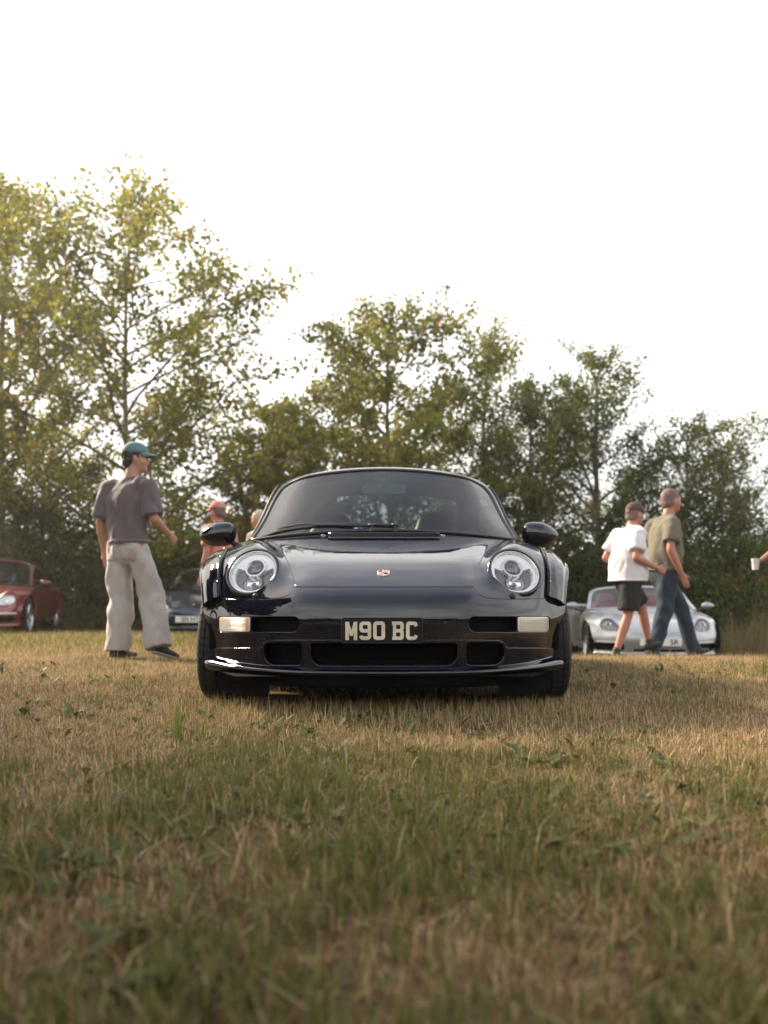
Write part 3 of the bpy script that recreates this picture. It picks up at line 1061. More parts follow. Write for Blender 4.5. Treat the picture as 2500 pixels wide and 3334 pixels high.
for s in (-1, 1):
    vr = (vc(4), vc(7)) if s > 0 else (vc(-7), vc(-4))
    panel('side_window', CAB, 90, 60, [lambda P, uv: np.where(is_side(P), sidewin(P) + .004, -1.0)], M['sideglass'], hero, None, vr, off=-.006, rnd=.001, depth=.003)
panel('rear_window', CAB, 90, 120, [lambda P, uv: np.where(is_top(P), rearwin(P) + .004, -1.0)], M['sideglass'], hero, (uc(3), uc(6)), None, off=-.006, rnd=.001, depth=.003)
# headliner under the roof
hv = np.linspace(vc(-5), vc(5), 40)
hu = np.linspace(uc(0) + .03, uc(4), 30)
UU, VV = np.meshgrid(hu, hv, indexing='ij')
HP = CAB.at(np.c_[UU.ravel(), VV.ravel()]) - CAB.nrm(np.c_[UU.ravel(), VV.ravel()]) * .035
h_ = MB()
h_.grid([[tuple(q) for q in r] for r in HP.reshape(30, 40, 3)])
h_.build('headliner', M['leather'], hero)

# windscreen
ed = CAB.at(np.c_[np.full(60, uc(0)), np.linspace(0, vc(7), 60)])
seg = np.linalg.norm(ed - ed[0], axis=1)
ktop = int(np.argmin(np.abs(ed[:, 0] - .612)))
top = ed[:ktop + 1]
side_ = ed[ktop:]
base_pts = smooth_loop([(0,.395,.868),(.18,.402,.865),(.34,.42,.859),(.48,.447,.850),(.60,.482,.841),(.69,.520,.832),(.748,.548,.828)], 8, closed=False)
def resamp(p, n):
    d = np.concatenate([[0], np.cumsum(np.linalg.norm(np.diff(p, axis=0), axis=1))])
    t = np.linspace(0, d[-1], n)
    return np.stack([np.interp(t, d, p[:, k]) for k in range(3)], 1)
nW = 30
tp, bt = resamp(top, nW), resamp(base_pts, nW)
sd_ = resamp(side_, 24)                     # top to bottom
G = []
for i in range(24):
    t = i / 23
    row = []
    for j in range(nW):
        a = j / (nW - 1)
        # transfinite blend of four edges
        q = (1 - t) * tp[j] + t * bt[j]
        e1 = (1 - a) * ((1 - t) * tp[0] + t * bt[0]) + a * sd_[i]
        e0 = (1 - t) * ((1 - a) * tp[0] + a * tp[-1]) + t * ((1 - a) * bt[0] + a * bt[-1])
        p = q + e1 - e0
        p = p + np.array([0, -.018, .012]) * math.sin(math.pi * t) * (1 - a ** 2)
        row.append(p)
    G.append(row)
G = np.array(G)
L = G[:, :0:-1].copy()
L[:, :, 0] *= -1
GF = np.concatenate([L, G], 1)
m_ = MB()
m_.grid([[tuple(q) for q in r] for r in GF[4:]])
ws = m_.build('windscreen', M['shield'], hero)
m_ = MB()
m_.grid([[tuple(q) for q in r] for r in GF[:5]])
m_.build('sun_band', M['sunband'], ws)
rim = list(GF[0]) + list(GF[1:, -1]) + list(GF[-1, -2::-1]) + list(GF[-2:0:-1, 0])
t_ = MB()
t_.tube([tuple(q) for q in rim], .0095, 8, closed=True)
t_.build('windscreen_seal', M['seal'], ws)
# dark edge frit
fr = MB()
def inset(r0, r1):
    pass
# bright A-pillar trim and black door frame edge
for s in (-1, 1):
    pl_ = CAB.at(np.c_[np.full(30, uc(0) + .022), np.linspace(vc(4), vc(7), 30) * s])
    t_ = MB()
    t_.tube([tuple(q) for q in pl_], .006, 8)
    t_.build('pillar_trim', M['navy'], hero)
    pl_ = CAB.at(np.c_[np.full(30, uc(1) + .075), np.linspace(vc(5) * .985, vc(7), 30) * s]) + CAB.nrm(np.c_[np.full(30, uc(1) + .075), np.linspace(vc(5) * .985, vc(7), 30) * s]) * .004
    t_ = MB()
    t_.tube([tuple(q) for q in pl_], .011, 8)
    t_.build('door_frame', M['seal'], hero)
# registration sticker inside the glass
stk = MB()
stc = GF[9, -5] + np.array([0, .012, 0])
ex = (GF[9, -4] - GF[9, -6]); ex /= np.linalg.norm(ex)
ey = (GF[8, -5] - GF[10, -5]); ey /= np.linalg.norm(ey)
stk.tube([tuple(stc + ex * .026 * math.cos(a) + ey * .026 * math.sin(a)) for a in np.linspace(0, 2 * math.pi, 24, endpoint=False)], .0022, 5, closed=True)
stk.tube([tuple(stc + ex * .018 * math.cos(a) + ey * .018 * math.sin(a)) for a in np.linspace(0, 2 * math.pi, 20, endpoint=False)], .0012, 5, closed=True)
stk.tube([tuple(stc + ex * x_ + ey * y_) for x_, y_ in ((-.006, .008), (.006, .006), (-.005, -.001), (.007, -.004), (-.004, -.009))], .0012, 5)
stk.build('windscreen_sticker', mat('sticker_print', (0.55, 0.72, 0.72), 0.5), ws)

# scuttle grille and wipers
cpv, cnv = hood_point(1250, 1748)
v_ = MB()
ux = np.linspace(-.288, .288, 25)
va = []
for x_ in ux:
    p, n = hood_point(CX + x_ / (D + .17) * F, 1740)
    p2, n2 = hood_point(CX + x_ / (D + .14) * F, 1755)
    va.append((p, p2))
v_.grid([[tuple(a + np.array([0, 0, .004])) for a, b_ in va], [tuple(b_ + np.array([0, 0, .004])) for a, b_ in va]], flip=True)
vent = v_.build('scuttle_vent', M['void'], hero)
v_ = MB()
v_.tube([tuple(b_ + np.array([0, -.004, .004])) for a, b_ in va], .0055, 8)
v_.tube([tuple(a + np.array([0, .003, .006])) for a, b_ in va], .005, 8)
v_.build('vent_rim', M['navy'], vent)
for k in range(6):
    t = (k + 1) / 7
    v_ = MB()
    v_.tube([tuple(a * (1 - t) + b_ * t + np.array([0, 0, .0055])) for a, b_ in va], .0011, 5)
    v_.build('vent_slat', M['void'], vent)
for px_ in (1052, 1441):
    p, n = hood_point(px_, 1744.5)
    wj = MB()
    wj.lathe([(.011, -.004), (.011, .003), (.008, .007), (.0001, .008)], 16, Matrix.Translation(Vector(p)))
    o = wj.build('screen_washer', M['black'], hero)
    wj = MB()
    wj.lathe([(.012, .001), (.0135, .003), (.0120, .004)], 16, Matrix.Translation(Vector(p)))
    wj.build('washer_ring', M['chrome'], o)
def onglass(px_, py_, out=.012):
    Y = D + GF[..., 1]
    X_, Y_ = CX + F * GF[..., 0] / Y, HY - F * (GF[..., 2] - CAMH) / Y
    i = np.argsort(((X_ - px_) ** 2 + (Y_ - py_) ** 2).ravel())[:3]
    wts = 1 / (((X_ - px_) ** 2 + (Y_ - py_) ** 2).ravel()[i] + 1e-6)
    yv = (GF[..., 1].ravel()[i] * wts).sum() / wts.sum() - out
    return ((px_ - CX) / F * (D + yv), yv, CAMH - (py_ - HY) / F * (D + yv))
blades = [
 ([(1212,1712),(1150,1711.5),(1090,1710),(1020,1711),(950,1720),(900,1730),(868,1742),(846,1752)], (1207,1726)),
 ([(1288,1711),(1220,1709),(1150,1706),(1080,1707),(1010,1706.5),(960,1709),(930,1714),(897,1727)], (1288,1726)),
]
for pts, spn in blades:
    w_ = MB()
    c = smooth_loop([onglass(*q) for q in pts], 5, closed=False)
    w_.tube([tuple(q) for q in c], np.linspace(.0085, .004, len(c)), 8)
    wiper = w_.build('wiper', M['black'], hero)
    w_ = MB()
    c2 = smooth_loop([onglass(x_, y_ + 3.5, .006) for x_, y_ in pts[3:]], 5, closed=False)
    w_.tube([tuple(q) for q in c2], .0045, 6, flat=1.8)
    w_.build('wiper_blade', M['seal'], wiper)
    a, b_ = onglass(*pts[0]), onglass(*spn)
    w_ = MB()
    w_.tube([a, ((a[0] + b_[0]) / 2, a[1] - .004, (a[2] + b_[2]) / 2), (b_[0], b_[1] - .01, b_[2] - .012)], [.011, .010, .012], 10)
    w_.tube([(a[0] - .022, a[1] - .002, a[2] + .002), (a[0] + .012, a[1] - .002, a[2] + .001)], .0105, 8)
    w_.build('wiper_spindle', M['black'], wiper)

# ------------------------------------------------------------------ body sides and tail
bod = []
for y_, W in ((.462, ((.757,.803),(.822,.764),(.859,.708),(.873,.598),(.868,.44),(.835,.26),(.80,.18))),
              (.75, ((.772,.826),(.828,.775),(.858,.710),(.868,.60),(.866,.44),(.838,.26),(.80,.18))),
              (1.20, ((.790,.832),(.838,.780),(.864,.712),(.872,.60),(.872,.44),(.845,.26),(.80,.18))),
              (1.60, ((.800,.836),(.856,.785),(.886,.715),(.896,.60),(.896,.44),(.865,.26),(.81,.18))),
              (1.90, ((.812,.838),(.880,.79),(.918,.73),(.938,.64),(.945,.50),(.93,.30),(.84,.20))),
              (2.27, ((.845,.83),(.908,.79),(.942,.74),(.957,.69),(.962,.66),(.963,.66),(.93,.66))),
              (2.65, ((.868,.795),(.905,.765),(.930,.72),(.944,.64),(.945,.50),(.925,.34),(.85,.26))),
              (2.95, ((.84,.745),(.855,.715),(.868,.67),(.872,.59),(.866,.48),(.84,.36),(.76,.29))),
              (3.22, ((.70,.66),(.71,.64),(.715,.60),(.715,.54),(.70,.46),(.67,.39),(.60,.33)))):
    bod.append([(x_, y_, z_) for x_, z_ in W])
for s in (-1, 1):
    B_ = np.array(bod)
    B_[:, :, 0] *= s
    SB = Surf(B_, mirror=False)
    def mkf(lo, hi):
        return [lambda P, uv: P[:, 1] - lo, lambda P, uv: hi - P[:, 1], lambda P, uv: np.hypot(P[:, 1] - 2.272, P[:, 2] - .315) - .36]
    d_ = panel('door', SB, 70, 40, mkf(.47, 1.56), M['navy'], hero, rnd=.002)
    q_ = panel('rear_wing', SB, 90, 40, mkf(1.566, 4), M['navy'], hero, rnd=.003)
    for o in (d_, q_):
        if s > 0:
            o.data.flip_normals()
    hd = MB()
    hd.tube([(s * (.872 + .012 * math.sin(math.pi * t)), 1.26 + .2 * t, .70) for t in np.linspace(0, 1, 9)], .008, 8)
    hd.build('door_handle', M['navy'], d_)
tail = MB()
G = []
ends = [(.70,.66),(.71,.64),(.715,.60),(.715,.54),(.70,.46),(.67,.39),(.60,.33)]
G = []
for k in range(17):
    t = -1 + k / 8
    G.append([(x_ * t, 3.22 + .10 * (1 - t * t), z_) for x_, z_ in [(.70,.74),(.70,.66)] + ends[1:]])
tail.grid(G)
tail.build('rear_bumper', M['navy'], hero)
tl = MB()
tl.grid([[(x_, y_, z_) for x_ in np.linspace(-.74, .74, 9)] for y_, z_ in ((2.86,.80),(3.0,.83),(3.12,.84),(3.2,.78),(3.24,.70))])
tl.build('rear_spoiler', M['navy'], hero)

# ------------------------------------------------------------------ wheels
def wheel(parent, x, y, zc, R, W, s, rimr, tread=True, spokes=5, name='wheel', alloy='alloy', camber=0.0):
    """tyre with grooved tread and a spoked rim; x = outer face"""
    M0 = Matrix.Translation((x - s * W / 2, y, zc)) @ Matrix.Rotation(math.radians(90), 4, 'Y')
    seg = 56 if tread else 32
    angs, depth = [], []
    for k in range(seg):
        a = 2 * math.pi * k / seg
        d = 2 * math.pi / seg
        if tread:
            angs += [a, a + d * .84, a + d * .88, a + d * .96]
            depth += [0, 0, 1, 1]
        else:
            angs += [a]
            depth += [0]
    prof = [(rimr, -.5), (rimr + .004, -.505), (R * .86, -.51), (R * .955, -.47), (R * .985, -.43)]
    body_ = [(-.36, 0), (-.34, 0), (-.335, 1), (-.315, 1), (-.31, 0), (-.12, 0), (-.115, 1), (-.09, 1), (-.085, 0), (.085, 0), (.09, 1), (.115, 1), (.12, 0), (.31, 0), (.315, 1), (.335, 1), (.34, 0), (.36, 0)]
    allp = [(r, h, 'r') for r, h in prof] + [(R - (.007 if g else 0) - .010 * max(0, abs(h) - .2), h, 't' if not g else 'g') for h, g in body_] + [(r, -h, 'r') for r, h in prof[::-1]]
    V, Fs = [], []
    n = len(angs)
    for r, h, kd in allp:
        for a, dg in zip(angs, depth):
            rr = r
            if tread and dg and kd == 't' and abs(h) > .12:
                rr = r - .007
            if tread and dg and kd == 'r' and r > R * .95:
                rr = r - .005
            V.append(M0 @ Vector((rr * math.cos(a), rr * math.sin(a), h * W)))
    for i in range(len(allp) - 1):
        for k in range(n):
            l = (k + 1) % n
            Fs.append((i * n + k, i * n + l, (i + 1) * n + l, (i + 1) * n + k))
    ty = mk(name, V, Fs, M['rubber'], parent)
    shade_auto(ty, 30)
    rm = MB()
    Mr = Matrix.Translation((x - s * .02, y, zc)) @ Matrix.Rotation(math.radians(90 * s), 4, 'Y')
    rm.lathe([(rimr + .006, .012), (rimr - .004, .014), (rimr - .014, 0), (rimr - .02, -.06), (rimr - .03, -W + .03)], 40, Mr)
    for k in range(spokes):
        a0 = 2 * math.pi * k / spokes
        P = []
        for r, wd, hh in ((.035, .028, -.012), (rimr * .5, .034, -.014), (rimr - .012, .046, -.004)):
            row = []
            for q, dz in ((-1, -.02), (-.6, 0), (.6, 0), (1, -.02)):
                t = a0
                px_ = r * math.cos(t) - q * wd * math.sin(t)
                py_ = r * math.sin(t) + q * wd * math.cos(t)
                row.append(Mr @ Vector((px_, py_, hh + dz)))
            P.append(row)
        rm.grid(P)
    rm.lathe([(.05, -.02), (.05, -.006), (.036, .0), (.03, .006), (.0001, .007)], 20, Mr)
    rm.build('rim', M[alloy], ty, auto=40)
    b_ = MB()
    b_.lathe([(rimr - .03, -.075), (.02, -.075)], 32, Mr)
    b_.build('brake_disc', M['void'], ty)
    if camber:
        c_ = Matrix.Translation((x, y, zc))
        ty.matrix_local = c_ @ Matrix.Rotation(math.radians(-camber * s), 4, 'Y') @ c_.inverted()
    return ty
for s in (-1, 1):
    wheel(hero, s * .872, 0, .315, .317, .245, s, .232, camber=4.0)
    wheel(hero, s * .945, 2.272, .315, .317, .30, s, .232)

# ------------------------------------------------------------------ door mirrors
for s in (-1, 1):
    c = np.array([.965 if s < 0 else .905, .72, .872])
    V, Fs = [], []
    nu_, nv_ = 28, 40
    for i in range(nu_ + 1):
        ph = math.pi / 2 * i / nu_                       # 0 tip of the nose .. pi/2 rim
        for k in range(nv_):
            a = 2 * math.pi * k / nv_
            ca, sa = math.cos(a), math.sin(a)
            # outline in the x-z plane, egg with a pointed outer end
            rx = .110
            e_in, e_out = .55, 1.0
            ex_ = e_in if ca < 0 else e_out
            ox = rx * math.copysign(abs(ca) ** ex_, ca)
            oz = (.070 if sa > 0 else .068) * math.copysign(abs(sa) ** .9, sa)
            if ca > 0:
                oz *= 1 - .30 * ca ** 1.5
            f = math.sin(ph)
            yb = -.080 * math.cos(ph)
            V.append((s * (c[0] + ox * f + .012), c[1] + yb + .02 * ca * f, c[2] + oz * f - .008 * ca * f))
    for i in range(nu_):
        for k in range(nv_):
            l = (k + 1) % nv_
            q = (i * nv_ + k, i * nv_ + l, (i + 1) * nv_ + l, (i + 1) * nv_ + k)
            Fs.append(q if s < 0 else q[::-1])
    mo = mk('door_mirror', V, Fs, M['navy'], hero)
    e = MB()
    ring = [V[nu_ * nv_ + k] for k in range(nv_)]
    e.tube(ring, .004, 6, closed=True)
    e.add(ring, [tuple(range(nv_))])
    e.build('mirror_rim', M['black'], mo)
    e = MB()
    cc = np.mean(np.array(ring), 0)
    e.add([tuple(cc + (np.array(q) - cc) * .9 + np.array([0, .003, 0])) for q in ring], [tuple(range(nv_))])
    e.build('mirror_glass', M['chrome'], mo, False)
    e = MB()
    e.tube([(s * (.905 if s < 0 else .85), .735, .832), (s * (.875 if s < 0 else .84), .74, .812), (s * .825, .75, .796), (s * .79, .76, .79)], [.026, .026, .028, .032], 12, flat=.7)
    e.build('mirror_foot', M['black'], mo)

# ------------------------------------------------------------------ interior
i_ = MB()
G = []
for y_, z_ in ((.42,.835),(.55,.868),(.70,.885),(.80,.872),(.84,.82),(.82,.55)):
    G.append([(x_, y_ - .10 * (x_ / .7) ** 2 * -1, z_ - .03 * (x_ / .7) ** 2) for x_ in np.linspace(-.70, .70, 15)])
i_.grid(G)
i_.build('dashboard', M['leather'], hero)
i_ = MB()
i_.tube([(-.37 + .185 * math.cos(a), 1.0 + .06 * math.sin(a), .80 + .165 * math.sin(a)) for a in np.linspace(0, 2 * math.pi, 32, endpoint=False)], .014, 8, closed=True)
for a in (math.radians(-25), math.radians(205), math.radians(-90)):
    i_.tube([(-.37, .99, .80), (-.37 + .18 * math.cos(a), 1.0 + .06 * math.sin(a), .80 + .165 * math.sin(a))], .014, 8)
i_.tube([(-.37, .99, .80), (-.37, .80, .78)], .04, 10)
i_.build('steering_wheel', M['leather'], hero)
def seat(x):
    G = []
    for z_, hw, y_, th in ((.46,.24,1.50,.10),(.62,.245,1.53,.10),(.78,.235,1.57,.09),(.90,.20,1.60,.075),(.98,.145,1.62,.065),(1.04,.125,1.635,.06),(1.075,.10,1.64,.05),(1.09,.05,1.645,.03)):
        G.append([(x + hw * math.copysign(abs(math.cos(a)) ** .6, math.cos(a)), y_ + th * math.sin(a), z_) for a in np.linspace(0, 2 * math.pi, 24, endpoint=False)])
    q = MB()
    q.grid(G, closeu=True)
    n0 = len(q.v)
    q.f.append(tuple(range(n0 - 24, n0)))
    q.m.append(0)
    q.box((x, 1.25, .42), (.46, .50, .14))
    q.build('seat', M['tan'], hero)
seat(-.36)
seat(.36)
i_ = MB()
i_.box((0, 2.0, .66), (1.4, .9, .30))
i_.box((0, 1.2, .30), (1.45, 1.6, .10))
i_.build('cabin_floor', M['leather'], hero, False)
i_ = MB()
G = []
for dz in np.linspace(-1, 1, 7):
    G.append([(x_, .915 + .012 * (x_ / .13) ** 2, 1.163 + .032 * dz * (1 - .25 * (abs(x_) / .13) ** 6)) for x_ in np.linspace(-.135, .135, 13)])
i_.grid(G)
i_.tube([(0, .93, 1.17), (0, .93, 1.225), (0, .95, 1.26)], [.022, .018, .03], 10)
rv = i_.build('interior_mirror', M['cabinmirror'], hero)
# ================================================================== field
def sstep(a, b, x):
    t = np.clip((np.asarray(x, float) - a) / (b - a), 0, 1)
    return t * t * (3 - 2 * t)
_tab = np.random.default_rng(3).random((256, 256))
def vnoise(x, y):
    x, y = np.asarray(x, float), np.asarray(y, float)
    i, j = np.floor(x).astype(int), np.floor(y).astype(int)
    fx, fy = x - i, y - j
    fx, fy = fx * fx * (3 - 2 * fx), fy * fy * (3 - 2 * fy)
    g = lambda a, b: _tab[a % 256, b % 256]
    return (g(i, j) * (1 - fx) + g(i + 1, j) * fx) * (1 - fy) + (g(i, j + 1) * (1 - fx) + g(i + 1, j + 1) * fx) * fy
def fbm(x, y, o=4):
    s, a, t = 0, 1, 0
    for k in range(o):
        s = s + a * vnoise(x * 2 ** k + 17 * k, y * 2 ** k - 9 * k)
        t += a
        a *= .5
    return s / t
def gz(x, y):
    """height of the field: level near the car, falling away gently behind, more to the right"""
    x, y = np.asarray(x, float), np.asarray(y, float)
    z = -.021 * np.clip(y - 6.5, 0, 11)
    z = z - sstep(-1.8, 1.4, x) * (.062 * np.clip(y - 6.8, 0, 3.2) + .10 * np.clip(y - 10, 0, 3))
    z = z + .020 * (fbm(x * .9 + 5, y * .9, 3) - .5) * sstep(0.0, 1.0, np.abs(y - 4.4) + np.abs(x) * .2 - 1.2)
    return z
def gz1(x, y):
    return float(gz(np.array([x]), np.array([y]))[0])

xs = np.concatenate([-np.geomspace(400, 9, 14), np.linspace(-8, 8, 65), np.geomspace(9, 400, 14)])
ys = np.concatenate([-np.geomspace(400, 3, 12), np.linspace(-2, 19, 106), np.geomspace(20, 600, 14)])
XX, YY = np.meshgrid(xs, ys)
ZZ = gz(XX, YY)
gm = MB()
gm.grid([[(XX[i, j], YY[i, j], ZZ[i, j]) for j in range(len(xs))] for i in range(len(ys))])
def ground_mat():
    m, t, p = nodes('dry_turf_soil')
    tx = t.nodes.new('ShaderNodeTexCoord')
    n = t.nodes.new('ShaderNodeTexNoise')
    n.inputs['Scale'].default_value = 1.2
    n.inputs['Detail'].default_value = 10
    n.inputs['Roughness'].default_value = .7
    t.links.new(tx.outputs['Object'], n.inputs['Vector'])
    r = t.nodes.new('ShaderNodeValToRGB')
    e = r.color_ramp.elements
    e[0].position, e[0].color = .30, (.042, .032, .018, 1)
    e[1].position, e[1].color = .70, (.17, .12, .06, 1)
    q = e.new(.5)
    q.color = (.09, .068, .033, 1)
    t.links.new(n.outputs['Fac'], r.inputs['Fac'])
    t.links.new(r.outputs['Color'], p.inputs['Base Color'])
    p.inputs['Roughness'].default_value = .95
    p.inputs['Specular IOR Level'].default_value = .1
    b = t.nodes.new('ShaderNodeBump')
    b.inputs['Strength'].default_value = .6
    b.inputs['Distance'].default_value = .03
    n2 = t.nodes.new('ShaderNodeTexNoise')
    n2.inputs['Scale'].default_value = 40
    n2.inputs['Detail'].default_value = 6
    t.links.new(tx.outputs['Object'], n2.inputs['Vector'])
    t.links.new(n2.outputs['Fac'], b.inputs['Height'])
    t.links.new(b.outputs[0], p.inputs['Normal'])
    return m
ground = gm.build('ground', ground_mat())
ground['kind'] = 'structure'

def leafmat(name, trans=.35, rough=.55, spec=.25, gain=1.0):
    """foliage: colour from the mesh attribute, partly letting light through"""
    m, t, p = nodes(name)
    a = t.nodes.new('ShaderNodeAttribute')
    a.attribute_name = 'tone'
    col = a.outputs['Color']
    t.links.new(col, p.inputs['Base Color'])
    p.inputs['Roughness'].default_value = rough
    p.inputs['Specular IOR Level'].default_value = spec
    tr = t.nodes.new('ShaderNodeBsdfTranslucent')
    t.links.new(col, tr.inputs['Color'])
    mx_ = t.nodes.new('ShaderNodeMixShader')
    mx_.inputs[0].default_value = trans
    t.links.new(p.outputs[0], mx_.inputs[1])
    t.links.new(tr.outputs[0], mx_.inputs[2])
    t.links.new(mx_.outputs[0], t.nodes['Material Output'].inputs['Surface'])
    return m
M['grass'] = leafmat('grass_blades', .30, .6, .2)
M['leaf'] = leafmat('tree_leaves', .56, .5, .25)
M['bark'] = mat('bark', (.15, .125, .10), .85, var=.4, scale=12, bump=.5)

def bigmesh(name, V, loops, sizes, tone, material, parent=None, smooth=False):
    """fast mesh from arrays; tone = colour per vertex"""
    me = bpy.data.meshes.new(name)
    me.vertices.add(len(V))
    me.vertices.foreach_set('co', np.ascontiguousarray(V, np.float32).ravel())
    me.loops.add(len(loops))
    me.loops.foreach_set('vertex_index', np.ascontiguousarray(loops, np.int32))
    me.polygons.add(len(sizes))
    st = np.concatenate([[0], np.cumsum(sizes)[:-1]]).astype(np.int32)
    me.polygons.foreach_set('loop_start', st)
    me.polygons.foreach_set('loop_total', np.asarray(sizes, np.int32))
    if smooth:
        me.polygons.foreach_set('use_smooth', np.ones(len(sizes), bool))
    me.update(calc_edges=True)
    if tone is not None:
        at = me.color_attributes.new('tone', 'FLOAT_COLOR', 'POINT')
        c = np.ones((len(V), 4), np.float32)
        c[:, :3] = tone
        at.data.foreach_set('color', c.ravel())
    me.materials.append(material)
    o = bpy.data.objects.new(name, me)
    COL.objects.link(o)
    if parent is not None:
        o.parent = parent
    return o

def blades(x, y, z, h, wd, lean, az, curl, col, twist=None, simple=False):
    """arrays of grass blades: 5 verts each, a quad and a tip"""
    n = len(x)
    dx, dy = np.cos(az), np.sin(az)
    face = az + np.pi / 2 + rng.normal(0, .6, n) if twist is None else twist
    sx, sy = np.cos(face) * wd / 2, np.sin(face) * wd / 2
    def pt(t):
        a = lean + curl * t
        r = h * t * np.sin(np.clip(lean + curl * t * .5, -1.6, 1.7))
        zz = h * t * np.cos(np.clip(lean + curl * t * .5, -1.6, 1.7))
        return x + dx * r, y + dy * r, z + zz
    if simple:
        bx, by, bz = pt(0)
        tx, ty, tz = pt(1.0)
        V = np.stack([np.c_[bx - sx, by - sy, bz], np.c_[bx + sx, by + sy, bz], np.c_[tx, ty, tz]], 1)
        return V.reshape(-1, 3), np.arange(3 * n), np.full(n, 3), np.repeat(col, 3, 0)
    V = np.zeros((n, 5, 3), np.float32)
    bx, by, bz = pt(0)
    mx_, my_, mz = pt(.55)
    tx, ty, tz = pt(1.0)
    V[:, 0] = np.c_[bx - sx, by - sy, bz]
    V[:, 1] = np.c_[bx + sx, by + sy, bz]
    V[:, 2] = np.c_[mx_ + sx * .8, my_ + sy * .8, mz]
    V[:, 3] = np.c_[mx_ - sx * .8, my_ - sy * .8, mz]
    V[:, 4] = np.c_[tx, ty, tz]
    b = (np.arange(n) * 5)[:, None]
    L = np.concatenate([b + 0, b + 1, b + 2, b + 3, b + 3, b + 2, b + 4], 1).ravel()
    S = np.tile([4, 3], n)
    C = np.repeat(col[:, None, :], 5, 1).astype(np.float32)
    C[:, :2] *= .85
    return V.reshape(-1, 3), L, S, C.reshape(-1, 3)

